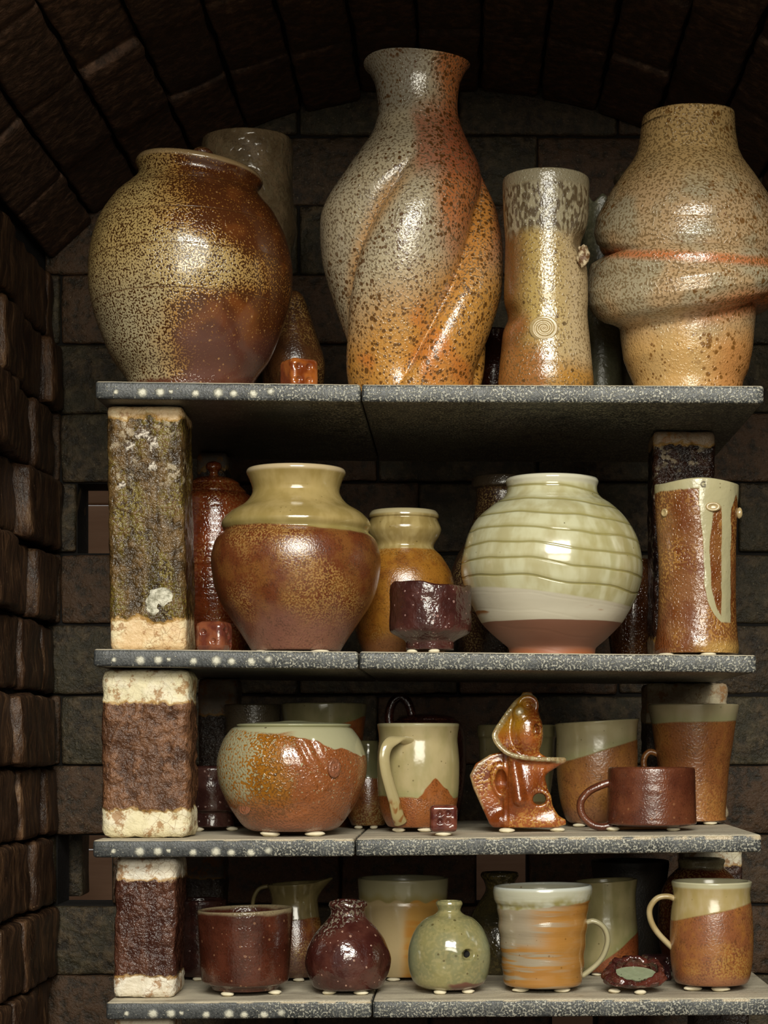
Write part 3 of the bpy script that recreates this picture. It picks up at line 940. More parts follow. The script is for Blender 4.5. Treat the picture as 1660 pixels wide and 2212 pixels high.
def g_lidpot():
    m = M('glaze_lidded_pot')
    xx = m.wob(m.x, 20, 0.014); zz = m.wob(m.z, 20, 0.008)
    l = m.lab(380, -0.02, 0.06)
    brown = m.mix('#96592f', '#8a4c28', m.noise(30, 3))
    amber = m.mix('#a8701e', '#8f5616', m.noise(40, 2))
    pale = m.mix('#aaa27e', '#9a9272', m.noise(30, 2))
    xw = m.wob(m.wob(m.x, 20, 0.03, 2), 90, 0.014, 2)
    c = m.mix(brown, amber, m.mul(m.ss(xw, 0.022, -0.008), m.ss(zz, 0.018, 0.045)))
    c = m.grain(c, 0.5, '#40200c')
    c = m.mix(c, '#5e3a16', m.mul(m.mul(l, m.ss(xw, 0.03, -0.01)), 0.6))
    pb = m.ss(m.add(xw, m.mul(m.ss(zz, 0.06, 0.1), -0.012)), -0.010, -0.058)
    pl = m.lab(380, m.add(-0.22, m.mul(pb, 0.33)), 0.06)
    c = m.mix(c, pale, m.mul(pl, m.ss(zz, 0.024, 0.045)))
    topm = m.mul(m.ss(m.wob(m.add(m.z, m.mul(m.x, 0.25)), 45, 0.006, 1.5), 0.099, 0.1005), m.ss(m.wob(m.x, 30, 0.008), -0.01, 0.012))
    topm = m.mx(topm, m.ss(zz, 0.1035, 0.1065))
    c = m.mix(c, '#a8a482', topm)
    c = m.mix(c, '#8a5844', m.mul(m.ss(zz, 0.018, 0.004), 0.6))
    sp = m.spots(90, 0.16, 0.16)
    c = m.mix(c, '#3d2a18', m.mul(sp, m.mul(m.ss(xx, 0.04, 0.0), 0.8)))
    return m.done(c, 0.13, [(m.mul(l, m.inv(topm)), 0.45, 0.0009), (m.noise(120, 2), 0.12, 0.0015)], spec=0.6)

def g_orange_mug():
    m = M('glaze_orange_mug')
    b = m.mapv(0.25, 0.25, 3.0)
    n = m.noise(28, 3, 0.55, b)
    xx = m.wob(m.x, 26, 0.012)
    grey = m.mix('#a39a82', '#8f8a7c', n)
    org = m.mix('#a06a2a', '#ad8044', n)
    gm = m.mul(m.ss(xx, 0.012, -0.022), m.ss(m.wob(m.z, 20, .004), 0.040, 0.048))
    gm = m.mx(gm, m.mul(m.ss(m.noise(60, 2, .5, b), 0.48, 0.60), m.ss(xx, 0.045, -0.01)))
    c = m.mix(org, grey, m.mul(gm, 0.85))
    zz = m.wob(m.add(m.z, m.mul(m.x, -0.10)), 70, 0.0025, 1)
    up = m.ss(zz, 0.0845, 0.0865)
    tc = m.mix('#b7b59f', '#8f8a50', m.mul(m.ss(zz, 0.098, 0.088), m.ss(m.noise(60, 2), 0.35, 0.6)))
    c = m.mix(c, tc, up)
    c = m.mix(c, '#c3c6bc', m.ss(m.z, 0.1010, 0.1045))
    c = m.mix(c, '#6b4a1c', m.mul(m.spots(230, 0.24, 0.12), 0.6))
    return m.done(c, 0.18, [(m.noise(60, 3, .5, b), 0.3, 0.002), (m.noise(250, 2), 0.1, 0.001)], spec=0.6)

def g_crock():
    m = M('glaze_banded_crock')
    xx = m.wob(m.x, 14, 0.012)
    c = m.mix('#a39468', '#a98040', m.ss(xx, -0.006, 0.010))
    c = m.mix(c, '#a87430', m.mul(m.ss(xx, 0.0, 0.01), m.ss(m.noise(40, 2, .5, m.mapv(.2, .2, 2.5)), 0.45, 0.6)))
    zz = m.wob(m.add(m.z, m.mul(m.math('SINE', m.mul(m.x, 300.0)), 0.0018)), 60, 0.002)
    up = m.ss(zz, 0.082, 0.0845)
    tc = m.mix('#8f8868', '#857d4c', m.ss(zz, 0.094, 0.084))
    c = m.mix(c, tc, up)
    return m.done(c, 0.2, [(m.noise(180, 2), 0.15, 0.001)], spec=0.55)

def g_maroon(name, a='#3a1c18', b='#4f2a22', spk='#b08a70', rough=0.2, lump=0.5, web=None):
    m = M(name)
    n = m.noise(35, 3, 0.6)
    c = m.mix(a, b, m.ss(n, 0.4, 0.65))
    s = m.spots(240, 0.32, 0.14)
    c = m.mix(c, spk, m.mul(s, 0.7))
    bump = [(m.noise(90, 3, 0.55), lump, 0.004), (s, 0.5, 0.0010)]
    if web:
        w = m.lab(330, -0.05, 0.06)
        w = m.mul(w, m.ss(m.wob(m.add(m.z, m.mul(m.x, -0.5)), 30, 0.012), web[1], web[1] + 0.018))
        c = m.mix(c, web[0], m.mul(w, 0.85))
        bump.append((w, 0.7, 0.0015))
    return m.done(c, rough, bump, spec=0.6)

m = M('wad_clay')
MAT_WAD = m.done(m.mix('#d8cba8', '#efe6cc', m.noise(120, 3)), 0.85, [(m.noise(200, 3), 0.4, 0.0015)])

WADN = [0]
def wads(info, xs, what, w=22, front=0.72):
    """cream clay wads the pot stands on; xs = pixel centres along the front of the foot"""
    s = info['s']
    names = {1: [''], 2: ['left ', 'right '], 3: ['left ', 'middle ', 'right ']}[len(xs)]
    for n_, x in zip(names, xs):
        X = (x - CX) * s * (1 - 0.0)
        dx = X - info['X']
        rb = info['rb']
        dy = math.sqrt(max(rb * rb - dx * dx, (0.3 * rb) ** 2))
        Y = info['Y'] - dy * front
        X = (x - CX) * K * (1 + Y / D)
        WADN[0] += 1
        zt = info['zb']
        zb = shelf_z(info['level'], X)
        h = zt - zb
        v, f = lump_mesh(w / 2 * s, w / 2 * s * 0.8, h / 2 / 0.96, WADN[0] * 1.37, 0.22, 1.2)
        o = fix_normals(mesh_obj('clay_wad', v, f, MAT_WAD, None, (X, Y, zb)))
        tag(o, ('cream clay wad under the %sfront of the %s' % (n_, what)), 'clay wad', 'clay wads under the pots')

# dice ---------------------------------------------------------------
def die(label, x, Y, level, size_px, yaw, pips, mat, wad=0.0, r=0.16, seed=0.0):
    s = K * (1 + Y / D); a = size_px * s
    X = (x - CX) * s
    zb = shelf_z(level, X) + wad
    pr = a * 0.10
    def ex(p, nrm):
        for face, u, v in pips:
            c = {'f': (u * a, -a/2, a/2 + v * a), 'r': (a/2, u * a, a/2 + v * a), 't': (u * a, v * a, a), 'l': (-a/2, -u * a, a/2 + v * a)}[face]
            dv = np.linalg.norm(p - np.array(c))
            if dv < pr * 1.15:
                p = p - nrm * 0.85 * pr * (1 - (dv / (pr * 1.15)) ** 2)
        return p
    vv, ff = rbox_mesh(a, a, a, a * r, a / 30, a * 0.008, 200, seed, ex)
    o = mesh_obj('ceramic_die', vv, ff, mat, None, (X, Y, zb), rot=(0, 0, yaw))
    tag(o, label, 'die', 'ceramic dice')
    return dict(root=o, s=s, X=X, Y=Y, zb=zb, rb=a * 0.4, level=level)

# spiral medallion ----------------------------------------------------
def medallion(info, x, y, rx, ry, d, mat, turns=3.2, h=0.0022, name='stamped_medallion', label=None, yaw=0.0, spiral=True):
    s = info['s']
    V, F = [], []
    nr, na = 30, 60
    for i in range(nr + 1):
        rho = i / nr
        for j in range(na):
            a = 2 * math.pi * j / na
            prof = math.sqrt(max(0.0, 1 - rho ** 6))
            ph = rho * turns - (a / (2 * math.pi))
            relief = (0.5 + 0.5 * math.cos(2 * math.pi * ph)) * h * 0.45 * (1 - rho ** 8) if spiral else -h * 0.6 * math.exp(-(rho / 0.55) ** 4)
            V.append((rho * rx * s * math.cos(a), -(h * prof + relief), rho * ry * s * math.sin(a)))
    for i in range(nr):
        for j in range(na):
            q = (j + 1) % na
            F.append((i*na + j, i*na + q, (i+1)*na + q, (i+1)*na + j))
    o = fix_normals(mesh_obj(name, V, F, mat, info['root'], loc_pt(info, x, y, d)))
    o.rotation_euler = (0, 0, yaw)
    if label: o['label'] = label
    return o

# ------------------------------------------------------------------ top shelf
def wobble(amp=0.0012, f=30, seed=0.0):
    def w(x, y, z, s, H):
        k = amp * nz(x, y, z, f, seed)
        r = math.hypot(x, y) + 1e-9
        return (x + x / r * k, y + y / r * k, z)
    return w
def tilt_rim(slope, start=0.6, amp=0.0, seed=0.0):
    """rim leaning sideways: z falls by slope*x towards the rim"""
    def w(x, y, z, s, H):
        t = max(0.0, (z / H - start) / (1 - start)); t = t * t * (3 - 2 * t)
        if amp:
            k = 1 + amp * nz(x, y, z, 25, seed) / 0.05
            x, y = x * k, y * k
        return (x, y, z - slope * x * t)
    return w

MJ = g_jar()
def warp_jar(x, y, z, s, H):
    t = max(0.0, (z / H - 0.55) / 0.45); t = t * t * (3 - 2 * t)
    k = 0.0012 * nz(x, y, z, 25, 2.0)
    r = math.hypot(x, y) + 1e-9
    return (x + x / r * k - 0.002 * t + 0.012 * t * t, y + y / r * k, z - 0.135 * x * t)
J = pot('lidded_jar', 'large lidded storage jar, cream salt-speckled on the left and glossy brown on the right', 'jar', 412, 0.135, 1,
    [(134, 366), (137, 372), (134, 381), (129, 390), (131, 402), (148, 422), (172, 447), (201, 498), (217, 560), (219, 610), (214, 650), (199, 705), (171, 772), (136, 824)],
    MJ, warp=warp_jar, parts=True, seg=110, wall=0.006)
v, f = lathe_mesh([(0.0575, 0), (0.0585, 0.0015), (0.0585, 0.0035), (0.055, 0.0055), (0.040, 0.0085), (0.02, 0.0105), (0.004, 0.011)], 80, opened=False)
lid = mesh_obj('lid', v, f, MJ, J['root'], (0.010, 0, J['H'] - 0.008), rot=(0, 0.135, 0))
v, f = lathe_mesh([(0.009, 0), (0.007, 0.006), (0.010, 0.012), (0.011, 0.017), (0.006, 0.021), (0.001, 0.022)], 32, opened=False)
mesh_obj('knob', v, f, MJ, lid, (0, 0, 0.010))
wads(dict(J, zb=J['zb'] + 0.0015), (318, 385), 'large lidded jar', 34, 0.98)

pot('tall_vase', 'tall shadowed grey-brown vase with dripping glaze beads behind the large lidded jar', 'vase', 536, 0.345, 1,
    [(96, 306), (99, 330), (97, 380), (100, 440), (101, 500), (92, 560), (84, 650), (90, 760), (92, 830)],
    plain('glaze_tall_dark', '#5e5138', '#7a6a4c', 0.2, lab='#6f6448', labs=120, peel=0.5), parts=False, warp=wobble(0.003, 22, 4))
def warp_gourd(x, y, z, s, H):
    a = math.atan2(y, x)
    k = 1 - 0.07 * math.exp(-((abs(math.sin(1.5 * (a + z * 9)))) / 0.4) ** 2)
    return (x * k, y * k, z)
pot('gourd_vase', 'dark brown lobed gourd vase in shadow behind the orange die', 'vase', 634, 0.262, 1,
    [(3, 628), (14, 632), (24, 645), (36, 678), (52, 728), (66, 770), (69, 800), (64, 845)],
    plain('glaze_gourd', '#3a2110', '#55331a', 0.28, lab='#8a6a38', labs=420), warp=warp_gourd, opened=False)
m = M('glaze_amber_die')
MAT_DIE_O = m.done(m.mix('#6e3010', '#9a5420', m.ss(m.noise(60, 3), 0.4, 0.6)), 0.1, [(m.noise(150, 2), 0.12, 0.0015)], spec=0.7)
die('glossy orange-brown ceramic die on the top shelf beside the large jar', 646, 0.045, 1, 66, 0.55,
    [('f', -.25, .22), ('f', .12, .22), ('f', -.25, -.22), ('f', .12, -.22), ('r', -.25, .27), ('r', .25, .27), ('r', 0, 0), ('r', -.25, -.27), ('r', .25, -.27), ('t', 0, 0)], MAT_DIE_O, seed=2)

def warp_twist(x, y, z, s, H):
    a = math.atan2(y, x)
    phi = (a - TW_RATE * z + TW_OFF) / (math.pi / 2)
    u = phi - math.floor(phi)
    env = min(max((z - 0.0) / 0.045, 0), 1) * min(max((0.275 - z) / 0.075, 0), 1)
    env = env * env * (3 - 2 * env)
    strand = max(0.0, math.sin(math.pi * u ** 0.62)) ** 0.55
    k = 1 + env * (0.065 - 0.34 * (1 - strand))
    zt = z / H
    cx = float(np.interp(zt, (0, 0.08, 0.2, 0.32, 0.42, 0.55, 0.68, 0.8, 1.0), (3, 4, 10, 8, -1, -7, 2, 11, 8))) * s
    rimk = 0.0025 * math.sin(2 * a + 0.6) * max(0, zt - 0.9) / 0.1
    return (x * k + cx, y * k, z + rimk)
pot('twisted_vase', 'tall twisted vase with flared neck, grey-cream and orange with brown iron spots', 'vase', 893, 0.14, 1,
    [(115, 143), (107, 152), (96, 172), (90, 192), (86, 235), (92, 270), (106, 303), (144, 368), (175, 440), (184, 507), (184, 580), (177, 650), (160, 735), (143, 825)],
    g_twist(), warp=warp_twist, seg=220, sub=12)

MS = g_stampvase()
def warp_stamp(x, y, z, s, H):
    d1 = math.exp(-(((x - 0.048) / 0.020) ** 2 + ((y + 0.014) / 0.03) ** 2 + ((z - 0.163) / 0.014) ** 2))
    d2 = math.exp(-(((x + 0.045) / 0.018) ** 2 + ((y + 0.02) / 0.03) ** 2 + ((z - 0.088) / 0.010) ** 2))
    return (x - 0.011 * d1 + 0.008 * d2, y + 0.005 * (d1 + d2), z)
m = M('glaze_stamp_pale')
MAT_STAMP = m.done(m.grain(m.mix('#a89662', '#b8a878', m.noise(60, 3)), 0.35, '#5c4420'), 0.2, [(m.noise(200, 2), .2, .001)], spec=.55)
SV = pot('stamped_cylinder_vase', 'slim cylinder vase with a spiral stamp, drippy grey-brown rim and golden body', 'vase', 1180, 0.09, 1,
    [(93, 390), (94, 400), (92, 462), (88, 523), (89, 560), (91, 645), (90, 682), (95, 735), (101, 800), (103, 830)],
    MS, warp=warp_stamp, parts=True, seg=120, sub=8)
medallion(SV, 1172, 729, 31, 27, -92, MAT_STAMP, 3.3, 0.0022, 'spiral_stamp', 'raised spiral stamp')
m = M('cracked_clay_chip')
cn = m.noise(160, 3)
MAT_CHIP = m.done(m.mix('#6b4a2c', '#c9b694', m.ss(cn, 0.42, 0.58)), 0.5, [(cn, 1.0, 0.004)])
v, f = lump_mesh(0.0065, 0.006, 0.011, 3.3, 0.4, 2.0, 20, 12, False)
fix_normals(mesh_obj('clay_chip', v, f, MAT_CHIP, SV['root'], loc_pt(SV, 1256, 592, -66)))['label'] = 'pale crackled chip of clay stuck on the right side'

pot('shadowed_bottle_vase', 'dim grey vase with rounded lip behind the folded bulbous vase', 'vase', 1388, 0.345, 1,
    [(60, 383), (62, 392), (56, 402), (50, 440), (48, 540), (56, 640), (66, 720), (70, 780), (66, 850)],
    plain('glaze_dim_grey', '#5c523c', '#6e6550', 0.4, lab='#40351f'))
def warp_scallop(x, y, z, s, H):
    a = math.atan2(y, x)
    t = max(0.0, (z / H - 0.93) / 0.07)
    return (x, y, z + 0.004 * t * math.sin(7 * a))
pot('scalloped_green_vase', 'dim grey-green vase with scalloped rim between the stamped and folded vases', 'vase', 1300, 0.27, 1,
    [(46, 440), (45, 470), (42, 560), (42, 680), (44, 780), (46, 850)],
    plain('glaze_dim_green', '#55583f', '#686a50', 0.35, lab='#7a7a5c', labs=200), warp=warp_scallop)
pot('small_brown_vase', 'small dark red-brown pot in shadow between the twisted and stamped vases', 'vase', 1066, 0.30, 1,
    [(36, 716), (32, 730), (36, 750), (46, 780), (50, 810), (44, 860)], plain('glaze_dim_red', '#3c1a10', '#552614', 0.2))

FOLD_PROF = [(257, 100), (292, 103), (325, 109), (345, 118), (377, 142), (421, 172), (475, 198), (512, 203), (536, 197), (549, 182), (556, 168), (562, 180), (575, 208), (600, 221), (630, 217), (655, 200), (668, 178), (673, 152), (680, 147), (706, 146), (770, 139), (800, 130), (828, 118), (900, 112)]
FY = [p[0] for p in FOLD_PROF]; FR = [p[1] for p in FOLD_PROF]
def warp_fold(x, y, z, s, H):
    r = math.hypot(x, y)
    if r < 1e-6: return (x, y, z)
    zb = shelf_z(1, px(1487, 0.13))
    yy = CY - (z + zb - Z0) / s
    ca, sa = x / r, y / r
    inner = r < float(np.interp(yy, FY, FR)) * s * 0.985
    if inner: return (x, y, z)
    A = float(np.interp(yy, (430, 540, 575, 640, 715, 800), (0, -11, -4, 31, 31, 0)))
    B = float(np.interp(yy, (260, 350, 480, 600, 700, 800), (0, 14, 40, 45, 42, 0)))
    ye = yy + A * ca + B * sa
    rr = float(np.interp(ye, FY, FR)) * s
    lean = 0.006 if yy < 330 else 0.0
    return (ca * rr, sa * rr * 0.98, z + (0.012 * ca * s / s * 1.0 if yy < 275 else 0.0) * 0.4)
pot('folded_bulbous_vase', 'big bulbous vase squeezed into overlapping folds, cream with brown spots and orange creases', 'vase', 1487, 0.13, 1,
    [(FR[i], FY[i]) for i in range(len(FY) - 1)], g_fold(), warp=warp_fold, seg=180, sub=7)

# ------------------------------------------------------------------ second shelf
LB = pot('brown_lidded_jar', 'glossy red-brown lidded jar with ribbed shoulder behind the olive kiln post', 'jar', 462, 0.255, 2,
    [(70, 1066), (80, 1072), (86, 1082), (90, 1105), (94, 1150), (96, 1200), (95, 1225), (94, 1229), (96, 1234), (94, 1290), (84, 1350), (70, 1420)],
    plain('glaze_red_brown', '#5a230f', '#7a3818', 0.14, lab='#8a5a30', rings=900, peel=0.35), opened=False, parts=True)
MLB = LB['body'].data.materials[0]
v, f = lathe_mesh([(0.036, 0), (0.037, 0.003), (0.030, 0.010), (0.029, 0.013), (0.020, 0.018), (0.006, 0.021), (0.002, 0.022)], 64, opened=False)
lid = mesh_obj('lid', v, f, MLB, LB['root'], (0, 0, LB['H'] - 0.001))
v, f = lathe_mesh([(0.006, 0), (0.005, 0.004), (0.009, 0.009), (0.008, 0.014), (0.002, 0.017)], 28, opened=False)
mesh_obj('knob', v, f, MLB, lid, (0, 0, 0.021))

m = M('glaze_brown_die')
MAT_DIE_B = m.done(m.mix('#5f2c20', '#82482f', m.ss(m.noise(70, 3), 0.4, 0.62)), 0.13, [(m.noise(160, 2), 0.15, 0.0015)], spec=0.65)
D2 = die('brown glossy ceramic die at the foot of the olive kiln post', 463, 0.05, 2, 66, -0.28,
    [('f', -.17, .13), ('f', .17, -.17), ('t', 0, 0), ('r', -.2, .2), ('r', .2, -.2), ('r', 0, 0)], MAT_DIE_B, r=0.2, seed=5)

sp_ = dict(level=2, x=640, Y=0.105, wad=0.004)
SP = pot('shouldered_pot', 'round shouldered pot, olive-yellow glazed neck over red-brown speckled body', 'pot', 640, 0.105, 2,
    [(106, 1017), (107, 1023), (100, 1038), (94, 1058), (97, 1072), (112, 1090), (140, 1107), (157, 1124), (161, 1136), (156, 1149), (160, 1155), (172, 1167), (180, 1190), (183, 1218), (175, 1268), (161, 1305), (140, 1338), (115, 1375), (95, 1400)],
    two_tone('glaze_shouldered', '#69351a', '#7a4a22', '#aa9a60', '#96864c', zl(2, 640, 0.105, 1152, .004), 0.004, 22, -0.06, lowlab='#a57c44',
             purple=('#7c4f42', 0.052), rim=('#bcae84', zl(2, 640, 0.105, 1022, .004)), rough=0.14, green='#7d7a42', spk=0.4, labs=400), wad=0.004, seg=120)
wads(SP, (570, 690), 'round shouldered pot', 44, 0.9)

YV = pot('ring_necked_vase', 'amber speckled vase with a pale bulging collar behind the maroon cup', 'vase', 873, 0.215, 2,
    [(72, 1107), (75, 1112), (76, 1119), (73, 1123), (76, 1130), (81, 1145), (76, 1160), (66, 1176), (66, 1186), (83, 1204), (102, 1236), (110, 1270), (112, 1310), (106, 1364), (88, 1412)],
    two_tone('glaze_amber_vase', '#93601e', '#7f4c18', '#a89a62', '#8a7a44', zl(2, 873, 0.215, 1190), 0.003, 30, 0.0, lowlab='#a98a4c', rim=('#b3ac80', zl(2, 873, 0.215, 1112)),
             rough=0.15, topdrip=0.6, purple=('#84512c', 0.03)))
def warp_cup(x, y, z, s, H):
    a = math.atan2(y, x); t = max(0, (z / H - 0.7) / 0.3)
    k = 1 + 0.02 * math.sin(3 * a + 1) * min(1, z / H * 2) + 0.02 * nz(x, y, z, 40, 3)
    return (x * k, y * k, z + t * (0.0022 * math.sin(2 * a) + 0.002 * nz(x, y, 0, 60, 1)))
MC = pot('maroon_cup', 'small dark maroon squared cup on a foot in front of the ring-necked vase', 'cup', 929, 0.055, 2,
    [(88, 1268), (89, 1280), (88, 1320), (89, 1352), (86, 1366), (70, 1376), (57, 1383), (53, 1388), (52, 1397)],
    g_maroon('glaze_maroon_cup', '#381b18', '#4a2722', '#a88078', 0.16, 0.7), wad=0.0045, warp=warp_cup)
wads(MC, (891, 938), 'maroon cup', 24, 0.95)

pot('dark_flask', 'dark speckled flask with a collared rim behind the carved globe vase', 'vase', 1086, 0.315, 2,
    [(66, 1034), (67, 1040), (67, 1054), (60, 1058), (57, 1066), (58, 1090), (64, 1125), (78, 1165), (100, 1205), (112, 1245), (112, 1320), (95, 1415)],
    plain('glaze_flask', '#33201a', '#4a3222', 0.18, lab='#8a7348', labs=400, pale=('#453c2c', zl(2, 1086, .315, 1057))))
GP = pot('carved_globe_vase', 'pale green carved globe vase with white slip band and bare brown foot', 'vase', 1193, 0.12, 2,
    [(98, 1037), (99, 1042), (96, 1052), (98, 1066), (108, 1078), (126, 1090), (157, 1118), (180, 1154), (192, 1190), (197, 1225), (193, 1256), (181, 1290), (166, 1320), (150, 1348), (122, 1376), (98, 1396), (93, 1403), (92, 1412)],
    g_round(), seg=120, warp=wobble(0.0016, 24, 6))
pot('dark_brown_jar', 'dark glossy brown jar mostly hidden between the carved globe and the swag cylinder vase', 'jar', 1367, 0.315, 2,
    [(44, 1212), (46, 1217), (44, 1222), (47, 1226), (52, 1236), (54, 1290), (54, 1350), (46, 1420)],
    plain('glaze_dark_brown', '#3a1d0c', '#54301a', 0.12, lab='#6b4420', peel=0.7))
MSW = g_swag()
def warp_swag(x, y, z, s, H):
    a = math.atan2(y, x); t = max(0, z / H - 0.8) / 0.2
    k = 1 + 0.012 * nz(x, y, z, 30, 8) + 0.012 * math.sin(5 * a + z * 30)
    return (x * k, y * k, z + 0.0016 * t * math.sin(3 * a))
SW = pot('swag_cylinder_vase', 'tall brown cylinder vase with looping swags of pale glaze at the right', 'vase', 1506, 0.08, 2,
    [(91, 1049), (91, 1060), (88, 1110), (84, 1190), (83, 1260), (84, 1330), (88, 1375), (91, 1398), (89, 1407)],
    MSW, wad=0.004, parts=True, warp=warp_swag, seg=110)
medallion(SW, 1530, 1105, 17, 10, -86, MAT_STAMP, 2, 0.0022, 'oval_stamp', spiral=False)
medallion(SW, 1432, 1113, 9, 9, -48, MAT_STAMP, 2, 0.002, 'ring_stamp', spiral=False, yaw=-0.9)
v, f = lump_mesh(0.0035, 0.004, 0.0055, 2.2, 0.2, 1.0, 14, 8, False)
fix_normals(mesh_obj('lug', v, f, MAT_STAMP, SW['root'], loc_pt(SW, 1595, 1122, -20)))
wads(SW, (1440, 1530), 'swag-glazed cylinder vase', 34, 0.9)
# stamped letter G under the rim
fc = bpy.data.curves.new('letter_stamp', 'FONT'); fc.body = 'G'; fc.size = 0.0085; fc.extrude = 0.0003; fc.align_x = 'CENTER'
lo_ = bpy.data.objects.new('letter_stamp', fc); COL.objects.link(lo_)
dg = bpy.context.evaluated_depsgraph_get()
me = bpy.data.meshes.new_from_object(lo_.evaluated_get(dg)); bpy.data.objects.remove(lo_, do_unlink=True)
m = M('stamp_shadow'); me.materials.append(m.done('#5d4f2e', 0.4))
lo_ = bpy.data.objects.new('letter_stamp', me); COL.objects.link(lo_); lo_.parent = SW['root']
lo_.location = loc_pt(SW, 1509, 1063, -93); lo_.rotation_euler = (math.pi / 2, 0, 0)

# ------------------------------------------------------------------ third shelf
b_ = pot('maroon_footed_bowl', 'small dark maroon footed bowl behind the wide brown kiln post', 'bowl', 458, 0.20, 3,
    [(58, 1657), (60, 1662), (58, 1685), (59, 1700), (57, 1725), (55, 1748), (47, 1754), (46, 1762), (48, 1785)],
    g_maroon('glaze_maroon_bowl', '#321a17', '#452a24', '#8a6a60', 0.22, 0.4), wad=0.005)
wads(b_, (428, 502), 'small maroon footed bowl', 26, 0.95)
MLP = g_lidpot()
def warp_lp(x, y, z, s, H):
    k = 1 + 0.010 * nz(x, y, z, 22, 3)
    # three finger-drawn grooves on the shoulder
    g = 0
    for (x0, z0, x1, z1) in ((0.014, 0.092, 0.036, 0.048), (0.026, 0.094, 0.046, 0.056)):
        if y < 0:
            t = min(max(((x - x0) * (x1 - x0) + (z - z0) * (z1 - z0)) / ((x1 - x0) ** 2 + (z1 - z0) ** 2), 0), 1)
            d = math.hypot(x - x0 - t * (x1 - x0), z - z0 - t * (z1 - z0))
            g = max(g, math.exp(-(d / 0.0022) ** 2) * (1 - 0.5 * t))
    for q in range(3):
        x0, z0, x1, z1 = 0.0, 0.018 + q * 0.0035, 0.020, 0.023 + q * 0.0035
        if y < 0:
            t = min(max(((x - x0) * (x1 - x0) + (z - z0) * (z1 - z0)) / ((x1 - x0) ** 2 + (z1 - z0) ** 2), 0), 1)
            d = math.hypot(x - x0 - t * (x1 - x0), z - z0 - t * (z1 - z0))
            g = max(g, 0.6 * math.exp(-(d / 0.0012) ** 2))
    k -= 0.05 * g
    return (x * k, y * k, z)
LP = pot('round_lidded_pot', 'squat round lidded pot, mottled cream left side and orange-brown right with finger grooves', 'pot', 631, 0.085, 3,
    [(124, 1571), (132, 1576), (150, 1602), (161, 1640), (160, 1675), (152, 1705), (133, 1745), (106, 1782), (88, 1802)],
    MLP, wad=0.0055, opened=False, warp=warp_lp, parts=True, seg=200, sub=8)
v, f = lathe_mesh([(0.056, 0), (0.059, 0.0015), (0.0605, 0.0035), (0.058, 0.0045), (0.040, 0.0058), (0.018, 0.0068), (0.010, 0.0078), (0.003, 0.008)], 90, opened=False)
m = M('glaze_pale_lid')
mesh_obj('lid', v, f, m.done(m.mix('#a6a27e', '#8f9070', m.noise(40, 3)), 0.15, [(m.noise(90, 2), .15, .0015)]), LP['root'], (0.002, 0, LP['H'] - 0.001))
medallion(LP, 731, 1657, 16, 21, -128, MLP, 1.6, 0.0016, 'swirl_stamp', yaw=0.66)
medallion(LP, 540, 1742, 17, 15, -97, MLP, 1.8, 0.0016, 'ribbed_stamp', yaw=-0.75)
wads(LP, (585, 680), 'squat round lidded pot', 44, 0.85)

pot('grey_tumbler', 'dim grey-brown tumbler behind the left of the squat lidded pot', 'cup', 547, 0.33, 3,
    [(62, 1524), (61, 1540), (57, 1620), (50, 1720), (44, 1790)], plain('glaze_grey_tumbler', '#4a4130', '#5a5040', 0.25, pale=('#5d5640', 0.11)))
pot('celadon_tumbler', 'pale green tumbler with brown base behind the right of the squat lidded pot', 'cup', 701, 0.30, 3,
    [(93, 1522), (92, 1532), (88, 1560), (80, 1620), (68, 1700), (58, 1790)],
    two_tone('glaze_celadon_tumbler', '#8a4a20', '#9a5a2c', '#8f8c62', '#7d7c54', zl(3, 701, .30, 1578), .004, 25, 0.35, rough=0.18, green='#6f7a44'))
b_ = pot('olive_bud_vase', 'small olive and brown vase in the gap left of the handled green mug', 'vase', 796, 0.235, 3,
    [(22, 1602), (24, 1608), (25, 1625), (32, 1650), (44, 1685), (48, 1720), (46, 1755), (36, 1786)],
    two_tone('glaze_olive_bud', '#6b3c1c', '#7d5026', '#5f6240', '#6f6c48', zl(3, 796, .235, 1690), .003, 25, 0, rough=0.14, lowlab='#9a8050'), wad=0.004)
wads(b_, (775, 808), 'small olive bud vase', 18, 0.9)

MM = two_tone('glaze_green_mug', '#8a4a22', '#9a5c2c', '#b0a676', '#9f9865', zl(3, 904, .155, 1722, .005), 0.008, 16, -0.0, rough=0.16, green='#7f8a4e', spk=0.6,
              rim=('#bdb48c', zl(3, 904, .155, 1566, .005)), peel=0.3, labs=450,
              extra=lambda m, c: m.mix(c, m.grain(m.mix('#8a4a22', '#9a5c2c', m.noise(60, 3)), .45), m.mul(m.ss(m.add(m.wob(m.z, 45, .006), m.mul(m.math('ABSOLUTE', m.add(m.x, -0.0195)), 1.05)), 0.0545, 0.0525), m.ss(m.x, -0.004, 0.001))))
MG = pot('green_handled_mug', 'pale green mug with handle facing forward and a peaked brown lower patch', 'mug', 904, 0.155, 3,
    [(89, 1565), (88, 1572), (85, 1596), (87, 1620), (89, 1650), (88, 1700), (84, 1735), (76, 1765), (66, 1785), (60, 1795)],
    MM, wad=0.005, parts=True, seg=100)
m = M('glaze_green_handle')
hz = m.wob(m.z, 60, 0.003)
MH = m.done(m.mix(m.mix('#8a5a2a', '#a89c66', m.lab(220, .05, .08, m.mapv(1, 1, .4))), m.mix('#b3aa7c', '#a49c68', m.noise(50, 3)), m.ss(hz, 0.026, 0.034)), 0.14, [(m.noise(120, 2), .15, .0015)], spec=.6)
handle(MG, [(896, 1606, -66), (866, 1597, -98), (845, 1606, -116), (836, 1630, -124), (838, 1662, -122), (846, 1695, -112), (856, 1730, -98), (863, 1760, -84), (868, 1775, -70)],
       13, 6.5, MH, ref=(1, 0.35, 0), taper=lambda u: 1.15 - 0.25 * math.sin(u * math.pi))
